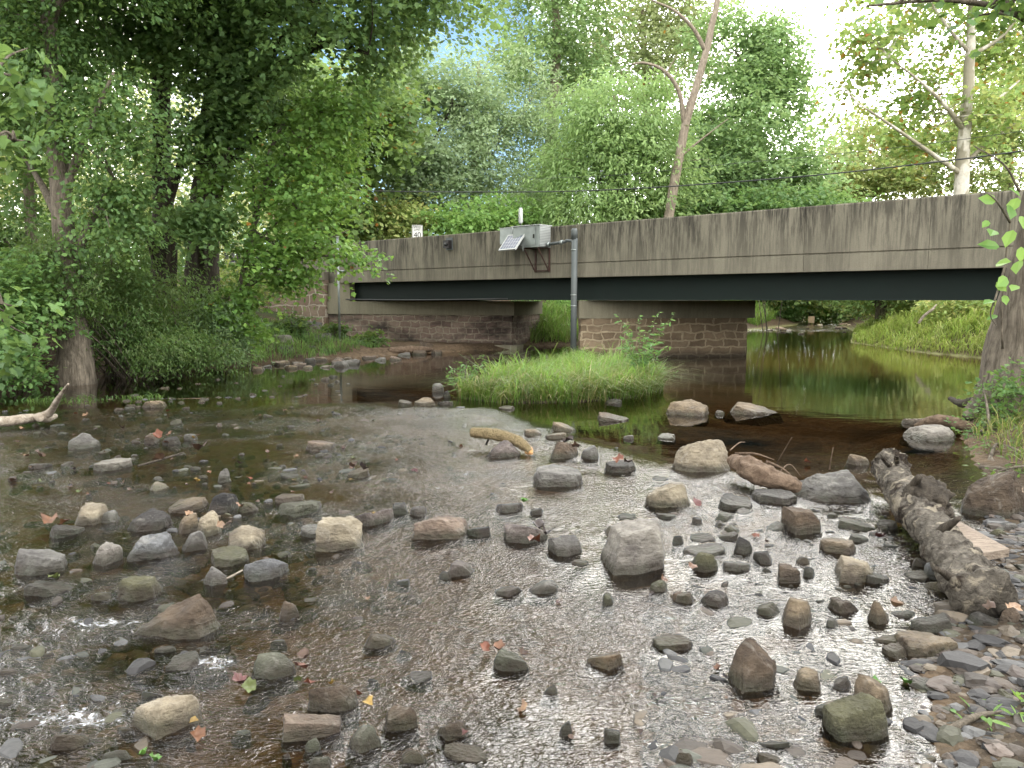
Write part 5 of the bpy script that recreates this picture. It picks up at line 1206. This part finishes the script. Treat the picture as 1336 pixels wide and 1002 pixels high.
# hedge-like growth on the far side of the bridge and along the upstream banks
for k, (lab, px, py, Y, bls, n, pal, sz) in enumerate([
 ('pale green shrubbery just over the parapet near the speed sign', 500, 320, 33, [(470,290,32,60,22,1.5), (520,285,33,50,26,1.5)], 420, 'yel', .22),
 ('rounded green bush over the parapet left of the metal box', 620, 315, 33, [(610,290,32,55,24,1.5), (665,282,33,45,26,1.5)], 420, 'bright', .22),
 ('dark green bush behind the parapet below the bare leaning tree', 860, 300, 34, [(850,282,33,50,22,1.5), (905,275,34,45,24,1.5)], 400, 'mid', .22),
 ('green bush above the parapet where the sky meets the trees', 1010, 290, 34, [(1000,270,33,60,24,1.5), (1080,265,34,50,18,1.5)], 420, 'mid', .22),
 ('shady bush seen through the opening beside the stone abutment', 690, 440, 28.5, [(682,418,28.2,20,34,.7)], 320, 'mid', .10),
 ('sunlit bush filling the opening between abutment and pier', 720, 440, 31, [(722,405,31,44,32,1.2), (750,420,30.5,40,30,1)], 620, 'bright', .13),
 ('low dark bush on the far bank beyond the pier', 1010, 428, 50, [(1005,404,50,40,18,2), (1045,402,52,36,18,2)], 420, 'mid', .24),
 ('green bush at the bend of the far creek under the girder', 1095, 425, 52, [(1090,404,52,38,16,2), (1130,398,50,40,18,2)], 420, 'bright', .24),
 ('yellow-green willow bush on the right far bank under the girder', 1180, 420, 33, [(1175,396,33,55,16,1.5), (1225,392,31,40,22,1.4)], 480, 'yel', .18),
 ('tall understory bush on the right bank behind the parapet, under the sycamore', 1200, 410, 37, [(1200,335,37,60,55,2.5), (1150,350,38,50,50,2)], 800, 'yel', .26),
 ('tall dense bush behind the leaning trunk beyond the bridge', 1300, 410, 34, [(1290,335,34,55,55,2.5), (1350,330,33,60,60,2.5)], 700, 'yel', .24),
 ('tall shaggy bush at the creek bend behind the parapet', 1060, 415, 50, [(1050,335,50,60,60,3), (1110,340,48,50,55,3), (990,330,50,40,60,3)], 2000, 'yel', .32),
 ('yellow leafy bush at the top of the bright far bank grass', 1270, 420, 24, [(1262,398,24.5,42,22,1.1), (1300,410,23.5,30,26,1)], 420, 'yel', .14),
]):
    b = W(px, py, Y); bush(lab, b, [bl(*q) for q in bls], n, 13, sz, pal, 'quad', seed=60+k, spread=sz*3, thr=-.3, stems=1 if Y > 36 else 4, val=1.55, desat=.15)
# far woodland that nobody could count
fw, _ = crown('far_woods', None, [((x, 62+3*math.sin(x), 4.2+1.2*math.sin(x*.7)), (5, 3, 3.6+.8*math.cos(x*1.3))) for x in np.arange(-46, 62, 5.5)], 5200, 12, .42, 'bright', 'quad', seed=90, spread=1.2, thr=-.45)
tag(fw, 'far woodland beyond the creek', None, None, 'stuff')
# ---- right bank: leaning trunk with creepers, overhanging twigs
tree('leaning grey tree trunk with flared mossy foot on the right bank', [(1322,575,9.2),(1322,520,9.2),(1336,450,9.2),(1352,380,9.1),(1366,300,9.0),(1395,150,8.8),(1420,-50,8.5)], [.60,.46,.40,.33,.29,.26,.2],
  [bl(1315,12,8,50,20,.5), bl(1210,0,8,90,9,.4), bl(1130,10,8.2,40,10,.3), bl(1420,-80,8,200,80,1.5)], 120, 10, .105, 'mid', seed=42, spread=.32, droop=.5, thr=-.9, auto=False,
  limbs=[([(1405,80,8.7),(1330,20,8.3),(1240,0,8.1),(1130,8,8.1)], .05, .01), ([(1290,535,9.0),(1275,530,8.9),(1262,545,8.8)], .16, .06), ([(1350,560,8.7),(1340,600,8.4)], .2, .08)], mat='bark', name='leaning_tree', tpl='maple', twigs=40)
vb = W(1312, 452, 8.3)
ve = empty('creeper_vine', vb, 'thin vine with large pale green leaves climbing beside the leaning trunk', 'vine')
a = Acc()
for L_ in ([(1308,455,8.4),(1307,400,8.3),(1312,340,8.2),(1318,290,8.2),(1330,235,8.2),(1345,190,8.2)], [(1312,345,8.2),(1300,385,8.1),(1292,410,8.1),(1300,425,8.1)], [(1318,290,8.2),(1300,262,8.1),(1285,250,8.1)], [(1330,250,8.2),(1310,215,8.1),(1270,190,8.1)]):
    a.tube(smooth_path(np.array([W(*q) for q in L_])-vb, 14), np.linspace(.014, .005, 14), 6)
a.build('stem', M['bark'], ve, True)
LV = [(1300,262,14),(1318,268,16),(1296,300,15),(1304,322,17),(1322,300,16),(1299,345,14),(1330,340,15),(1314,362,15),(1300,368,11),(1297,392,12),(1328,258,15),(1332,322,13),(1310,385,9),(1302,412,9),(1326,372,12),(1290,288,9),(1316,245,12),(1334,282,14)]
C = np.array([W(a_, b_, 8.1) for a_, b_, _ in LV])-vb; r = np.random.default_rng(4)
leaf_mesh('leaves', C, r.normal(0, .5, (len(C), 3))+np.array([-.5, -.2, -.6]), r.normal(0, .35, (len(C), 3))+np.array([-.1, -.8, .55]), np.array([q[2] for q in LV])*.0125, 'oval', np.array(PAL['bright'])[r.integers(0, 4, len(C))]*1.25, M['leaf'], ve)
bush('low creeper with small leaves clinging to the leaning trunk foot', G(1310,575)*np.array([1,1,0]), [bl(1310,510,8.6,34,50,.25), bl(1290,560,8.3,34,30,.3), bl(1320,590,7.9,30,26,.3)], 170, 10, .055, 'mid', 'oval', seed=71, spread=.17, thr=-.5, stems=8, name='creeper')
bush('leafy weeds on the right bank above the brown bank rock', G(1318,610)*np.array([1,1,0]), [bl(1310,585,7.4,38,24,.3), bl(1325,625,6.4,30,20,.25)], 90, 9, .065, 'bush', 'long', seed=72, spread=.2, thr=-.6, stems=14, name='weed')
bush('pale weed with pinnate leaves sprouting under the log butt', G(1290,800)*np.array([1,1,0]), [bl(1300,780,3.9,34,10,.12), bl(1265,778,3.9,20,8,.1)], 34, 8, .034, 'bright', 'oval', seed=73, spread=.11, thr=-.9, stems=8, name='weed')
bush('bright green weed in the bottom right corner', G(1300,1000)*np.array([1,1,0]), [bl(1300,965,2.55,48,26,.12), bl(1262,985,2.5,24,14,.08), bl(1325,940,2.6,20,16,.08)], 46, 8, .055, 'bright', 'long', seed=74, spread=.10, thr=-.9, stems=12, name='weed')
bush('little green sprout growing on the rough grey slab', G(1243,893)*np.array([1,1,0])+np.array([0,.02,0]), [bl(1240,890,2.95,8,7,.03)], 6, 6, .028, 'bright', 'oval', seed=75, spread=.04, thr=-.9, stems=3, name='sprout')
# ---- grass
def grass(name, label, n, area, hgt, wid, pal, seed, lean=.35, cut=None):
    r = np.random.default_rng(seed); x, y = area(r, n); zg = np.maximum(terrain(x, y), -.06); n = len(x)
    cl = fbm(p2(x, y, 2.3, seed), 3); hh = hgt*r.uniform(.35, 1.1, n)*(1 if cut is None else cut(x, y))*np.clip(1+.55*cl, .4, 1.6); tall = r.uniform(size=n) < .04; hh = np.where(tall, hh*1.45, hh); a_ = r.normal(0, 1.0, n)+4.5*fbm(p2(x, y, 1.7, seed+4), 2)-1.2
    ld = np.column_stack([np.cos(a_), np.sin(a_)]); ln = (lean*(.3+r.uniform(0, 1.2, n)))*hh
    sd_ = np.column_stack([-ld[:, 1], ld[:, 0]]); V = np.zeros((n, 7, 3))
    for i, (t_, w_) in enumerate(((0, .8), (.4, 1), (.75, .7))):
        cx_ = x+ld[:, 0]*ln*t_**2; cy_ = y+ld[:, 1]*ln*t_**2; cz_ = zg+hh*(t_-.25*t_**3*lean*2)
        for s_ in (0, 1):
            f = (s_*2-1)*wid*w_*.5; V[:, i*2+s_] = np.column_stack([cx_+sd_[:, 0]*f, cy_+sd_[:, 1]*f, cz_])
    V[:, 6] = np.column_stack([x+ld[:, 0]*ln*1.25, y+ld[:, 1]*ln*1.25, zg+hh*(1-.5*lean)])
    b = (np.arange(n)*7)[:, None]
    q = np.vstack([b+np.array([[0, 1, 3, 2]]), b+np.array([[2, 3, 5, 4]])]); tr = b+np.array([[4, 5, 6]])
    P = np.array(PAL[pal]); col = P[r.integers(0, len(P), n)]*(1+.45*cl)[:, None]*r.uniform(.65, 1.3, n)[:, None]
    me = np_mesh(name, V.reshape(-1, 3), [q, tr], False, np.repeat(col, 7, 0)); return tag(link(name, me, M['leaf']), label, None, None, 'stuff')
PAL['lush'] = [(.14,.27,.055),(.115,.235,.05),(.18,.31,.065),(.17,.25,.07),(.23,.25,.11)]; PAL['spit'] = [(.30,.40,.085),(.25,.37,.08),(.35,.42,.11),(.36,.38,.14)]; PAL['dry'] = [(.10,.16,.035),(.14,.17,.05),(.26,.22,.11),(.08,.14,.03)]
# islet: mound and its grass
IS = np.array([(-.86,11.75),(-.2,11.15),(.9,11.2),(1.9,11.75),(2.55,12.9),(2.6,14.2),(2.2,17),(1.9,19.2),(1.2,18.5),(.6,15),(-.3,13.3)])
def inpoly(x, y, P):
    ins = np.zeros(len(x), bool)
    for a, b in zip(P, np.roll(P, -1, 0)):
        c = (a[1] > y) != (b[1] > y); xs = a[0]+(y-a[1])/(b[1]-a[1]+1e-12)*(b[0]-a[0]); ins ^= c & (x < xs)
    return ins
def poly_area(P):
    P = np.asarray(P, float)
    def f(r, n):
        lo, hi = P.min(0), P.max(0); x = r.uniform(lo[0], hi[0], n*4); y = r.uniform(lo[1], hi[1], n*4); k = inpoly(x, y, P); return x[k][:n], y[k][:n]
    return f
a = Acc(); k = 36; cI = IS.mean(0); ring = smooth_path(np.vstack([IS, IS[:1]]), k+1)[:-1] if False else np.array([IS[int(i*len(IS)/k) % len(IS)]*(1-(i*len(IS)/k) % 1)+IS[(int(i*len(IS)/k)+1) % len(IS)]*((i*len(IS)/k) % 1) for i in range(k)])
V = []
for f, z in ((1.03, -.25), (.98, .02), (.8, .07), (.45, .12)):
    V.append(np.column_stack([cI+(ring-cI)*f, np.full(k, z)]))
i = np.arange(k); j = (i+1) % k
a.add(np.vstack(V), [np.vstack([np.stack([i+l*k, j+l*k, j+(l+1)*k, i+(l+1)*k], -1) for l in range(3)]), (np.arange(k)+3*k)[None]])
tag(a.build('islet', m_simple('islet_soil', (.05, .04, .025), .95, 0, .4, 5), None, True), kind='structure')
grass('islet_grass', 'lush green grass covering the islet before the pier', 17000, poly_area(IS*1.0), .64, .0125, 'lush', 3, .55, lambda x, y: np.clip(.72+.5*np.minimum(1, (y-11.0)/1.5), .6, 1)*np.where(y > 15, .7, 1.))
SPIT = np.array([(12.2,19.6),(11.75,21.9),(11.7,24),(11.95,27.2),(14.5,32.5),(16.3,37),(19.5,36),(17,26),(15.5,19)])
grass('bank_grass', 'tall pale green grass on the far right bank under the bridge', 21000, poly_area(SPIT), .70, .019, 'spit', 5, .8, lambda x, y: np.clip(.5+.3*sdist(x, y), .5, 1.15))
grass('bank_grass', 'short green grass on the left bank before the wing wall', 4200, poly_area([(-7.2,16.5),(-6.2,17.5),(-4.8,19.3),(-3.6,21.3),(-5.0,22.0),(-6.6,20.5),(-8.2,18.2)]), .34, .014, 'mid', 6, .7)
grass('bank_grass', 'green grass under the opening between abutment and pier', 3500, poly_area([(.6,25.0),(2,26),(4.2,29.5),(2.5,31),(0.6,28)]), .6, .022, 'lush', 7, .6)
grass('bank_grass', 'mixed green and straw grass on the near right bank', 2600, poly_area([(4.35,6.6),(4.95,8.2),(5.7,9.4),(7.5,10.2),(6.6,7),(5.2,5.2),(4.0,5.5)]), .32, .009, 'dry', 8, .8)
grass('bank_grass', 'thin grass among the lower right gravel', 260, poly_area([(2.6,3.6),(3.9,5.2),(4.4,5.0),(3.4,3.2)]), .16, .006, 'mid', 9, .8)
grass('bar_grass', 'small green tufts on the pebble bar by the driftwood', 420, poly_area([(-7.6,11.2),(-6.0,11.2),(-5.2,11.7),(-5.8,12.3),(-7.4,11.9)]), .14, .012, 'mid', 10, .8)
grass('bank_grass', 'low bright grass at the far creek bend', 1500, poly_area([(12.8,40.5),(15.5,45.5),(13.5,47),(11.2,42)]), .9, .035, 'lush', 11, .6)
grass('islet_grass', 'long bent grass flopping over the rim of the islet', 2600, poly_area(IS[[0,1,2,3,4,5]]*1.0+np.array([0,-.06])), .80, .011, 'dry', 31, 1.15)
for k_, (px_, py_, lab_) in enumerate(((612,505,'small bushy weed at the left tip of the grass islet'), (840,498,'dock-like weed with broad leaves near the right end of the islet'))):
    g_ = G(px_, py_+8); bush(lab_, g_, [(g_+np.array([0, .1, .28]), (.28, .25, .25))], 46, 9, .085, 'mid', 'long', seed=80+k_, spread=.16, thr=-.9, stems=10, name='weed')
for k_, (px_, py_, lab_) in enumerate(((437,440,'clump of weeds at the foot of the metal pole'), (486,452,'low weed among the stones before the abutment'), (385,430,'broad-leaved weed on the bank below the wing wall'))):
    g_ = GT(px_, py_); bush(lab_, g_, [(g_+np.array([0, 0, .22]), (.45, .4, .25))], 60, 10, .10, 'bush', 'oval', seed=84+k_, spread=.22, thr=-.9, stems=10, name='weed')
# tall seeding weed on the islet before the pier
wb = np.array([2.15, 13.0, .02]); we = empty('tall_weed', wb, 'tall seeding weed standing at the right end of the grass islet', 'weed'); r = np.random.default_rng(9)
a = Acc(); LC = []; LD = []
for k in range(15):
    lean_ = r.normal(0, .18, 2); hh = r.uniform(.6, 1.35); q = smooth_path([np.r_[r.normal(0, .1, 2), 0], np.r_[lean_*.5, hh*.6], np.r_[lean_*1.6, hh]], 12); a.tube(q, np.linspace(.008, .003, 12), 5, cap=False)
    for t_ in range(3, 12):
        for m_ in range(3): LC.append(q[t_]+r.normal(0, .015, 3)); LD.append(np.r_[r.normal(0, 1, 2), r.normal(.1, .3)])
a.build('stem', m_simple('weed_stem', (.10, .14, .04), .7, 0, .2), we, True)
LC = np.array(LC); LD = np.array(LD); leaf_mesh('leaves', LC, LD, r.normal(0, .5, LC.shape)+np.array([0, -.3, .8]), r.uniform(.06, .15, len(LC))*np.clip(1.3-.5*LC[:, 2], .5, 1.2), 'long', np.array(PAL['mid'])[r.integers(0, 4, len(LC))]*1.15, M['leaf'], we)
# ---------------------------------------------------------------- fallen leaves
LCOL = dict(orange=(.12,.055,.026), brown=(.07,.04,.025), rust=(.13,.042,.02), yellow=(.24,.16,.035), green=(.08,.19,.03), red=(.075,.020,.018), tan=(.20,.125,.075), lime=(.10,.13,.04), dark=(.025,.016,.013))
def m_fallen():
    t = NT('fallen_leaf'); oc = t.n('ShaderNodeObjectInfo').outputs['Color']; n = t.noise(t.tc('Object'), 30, 4, .6)
    c = t.mix(t.maprange(n, .3, .7), t.mix(1, oc, (.6, .55, .5), 'MULTIPLY'), t.mix(1, oc, (1.2, 1.2, 1.1), 'MULTIPLY'))
    return t.done(t.pbsdf(c, .5))
M['fallen'] = m_fallen()
def leaf_obj(px, py, w, col, label, z, seed, group=None, lift=.0):
    r = np.random.default_rng(seed); p = G(px, py, z); T, F_ = TPL['maple']; s = .66*w*np.linalg.norm(p-np.array([0, 0, CAMZ]))/F
    m_ = 7; g = []
    # curled lobed leaf: resample the outline into a fan with two rings
    O = T[:, :2]-np.array([.45, 0]); V = [np.array([0, 0])]+[q*.5 for q in O]+[q for q in O]; V = np.array(V); d = (V**2).sum(1)
    ca = r.uniform(.2, .9); zz = ca*d+.18*np.sin(V[:, 0]*6+r.uniform(0, 6))*r.uniform(.3, 1)+.12*np.sin(V[:, 1]*8+r.uniform(0, 6))
    V = np.column_stack([V, zz-zz.min()])*s; n = len(O); i = np.arange(n); j = (i+1) % n
    me = np_mesh('fallen_leaf', V, [np.column_stack([np.zeros(n, int), 1+i, 1+j]), np.column_stack([1+i, 1+n+i, 1+n+j, 1+j])], True)
    o = link('fallen_leaf', me, M['fallen']); o.location = p+np.array([0, 0, .004]); o.rotation_euler = (r.normal(0, .25)-lift, r.normal(0, .25), r.uniform(0, 6.28)); o.color = (*np.array(LCOL[col])*r.uniform(.8, 1.15), 1); tag(o, label, 'leaf', group); return o
FL = [(66,681,30,'orange','big orange curled leaf near the left edge',.05),(84,684,22,'orange','second orange curled leaf overlapping the big one near the left edge',.04),(205,571,18,'rust','orange leaf between two small upstream stones',.08),(222,567,15,'orange','orange leaf lying on the small dark upstream stone',.12),(65,743,20,'orange','orange leaf above the drowned slab at the left edge',.02),(71,757,20,'lime','yellow-green leaf on the drowned slab at the left edge',.04),
(253,943,18,'yellow','yellow and orange leaf at the right of the cream craggy rock',.05),(256,962,26,'orange','orange-brown leaf below the cream craggy rock',.02),(310,892,28,'red','red leaf plastered in the lower left rapids',.05),(326,896,26,'lime','pale lime leaf beside the red one in the rapids',.04),(398,858,26,'brown','brown papery leaf caught upright in the rapids',.10),(394,874,26,'rust','rusty leaf below the papery brown one in the rapids',.06),(403,893,24,'rust','rusty brown leaf on the dark brown smooth rock',.10),(391,889,18,'lime','slim pale green leaf on the dark brown smooth rock',.10),(434,894,14,'yellow','yellow scrap of leaf on the dark brown smooth rock',.12),
(684,656,18,'green','fresh green leaf standing up behind the low grey rock',.07),(703,690,30,'dark','dark wet leaf on top of the broad grey-purple rock',.16),(697,708,28,'rust','maroon leaf hanging between the broad and the faceted rocks',.08),(712,697,24,'dark','blackish leaf beside the maroon one',.12),(632,846,22,'rust','deep rust leaf left of the grey-green rock',.04),(650,848,26,'orange','rusty orange leaf draped over the grey-green rock',.14),(680,856,22,'brown','dark brown leaf edge at the right of the grey-green rock',.10),(684,925,28,'tan','tan oak leaf floating in the silver riffle',.01),
(462,610,22,'brown','curled brown leaf on top of the leaf-topped rock',.12),(474,611,20,'dark','dark curled leaf beside it on the leaf-topped rock',.12),(540,616,14,'red','wine red leaf floating alone in the upper riffle',.02),(806,602,24,'rust','rusty leaf heaped on the dark flat rock',.10),(820,604,22,'brown','brown leaf at the right of the dark flat rock heap',.08),(741,578,24,'dark','wet dark leaf over the dark brown rock',.20),(752,583,20,'brown','brown leaf sliding off the right of the dark brown rock',.12),
(1142,893,20,'green','green leaf floating at the gravel edge',.01),(1181,891,24,'green','second green leaf by the gravel edge, nearer the rough slab',.02),(1150,702,22,'red','red leaf tucked by the flat tan rock',.04),(1168,794,28,'tan','pinkish tan curled leaf on the narrow tan rock',.14),(908,657,22,'red','dull red leaf beside the greenish tan boulder',.03),(903,741,20,'orange','orange leaf stem down against the round olive rock',.04),(866,757,16,'orange','orange leaf under the right side of the big grey boulder',.04),(481,918,22,'yellow','long yellow leaf near the bottom centre-left',.06),(466,908,18,'rust','rusty leaf beside the long yellow leaf',.06),(189,985,20,'green','bright green leaf at the bottom edge in the left rapids',.02),(200,994,20,'green','torn green leaf just below the bright green one',.02),(247,673,16,'tan','dry tan leaf on the tan rock of the left cluster',.26),(287,686,16,'tan','dry tan leaf between the cream rocks of the left cluster',.22),(300,684,16,'brown','brown leaf tucked behind the cream mossy rock',.22),(1291,793,20,'brown','rust-brown leaf lying on the bank beside the log butt',.2),(1215,716,20,'tan','tan leaf in the shade under the log',.06),(1322,796,24,'tan','dry tan leaf at the right edge above the cobbles',.25),(607,958,14,'red','red leaf on the tan-topped wet rock',.12),(487,671,10,'yellow','tiny yellow leaf on the flat purple-grey rock',.12),(312,662,16,'orange','orange leaf beside the olive rounded stone',.06),(262,588,28,'brown','clump of brown leaf stranded in the upper left shallows',.04),(210,600,24,'brown','brown leaf caught on the dark stick',.03),(50,595,18,'brown','brown leaf near the thin awash stone, left edge',.02),(1186,657,16,'brown','brown leaf scrap stuck under the log knot',.2),(1053,604,14,'rust','rusty leaf beside the driftwood twigs',.02)]
for k, (px, py, w, c, lab, z) in enumerate(FL): leaf_obj(px, py, w, c, lab, z, 300+k, None, .35)
r = np.random.default_rng(55); n = 0
while n < 70:
    px, py = r.uniform(0, 520), r.uniform(535, 660)
    if n > 52: px, py = r.uniform(380, 1150), r.uniform(560, 990)
    c = ['brown','tan','rust','yellow','orange','lime','dark'][r.choice(7, p=[.32,.16,.14,.12,.12,.07,.07])]
    up_ = n <= 52
    leaf_obj(px, py, r.uniform(7, 13) if up_ else r.uniform(9, 15), c, 'small fallen leaf scrap drifting in the upper left shallows' if up_ else 'small fallen leaf scrap adrift in the silver riffle', .006, 600+n, 'leaf scraps in the upper left shallows' if up_ else 'leaf scraps in the silver riffle'); n += 1
r = np.random.default_rng(56)
for k in range(34):
    q = np.array([r.uniform(3.2, 5.2), r.uniform(4.2, 7.0)]); 
    if sdist(q[:1], q[1:])[0] < .15: continue
    z = ground_z(*q); s_ = np.hypot(*q); px = CX+F*q[0]/q[1]
    # back to a picture position only to reuse the leaf sizes in pixels
    o = leaf_obj(668, 700, r.uniform(14, 20), ['tan','brown','rust'][r.integers(3)], 'dry brown leaf lying in the litter of the near right bank', .0, 800+k, 'dry leaf litter on the right bank'); o.location = (q[0], q[1], z+.015)
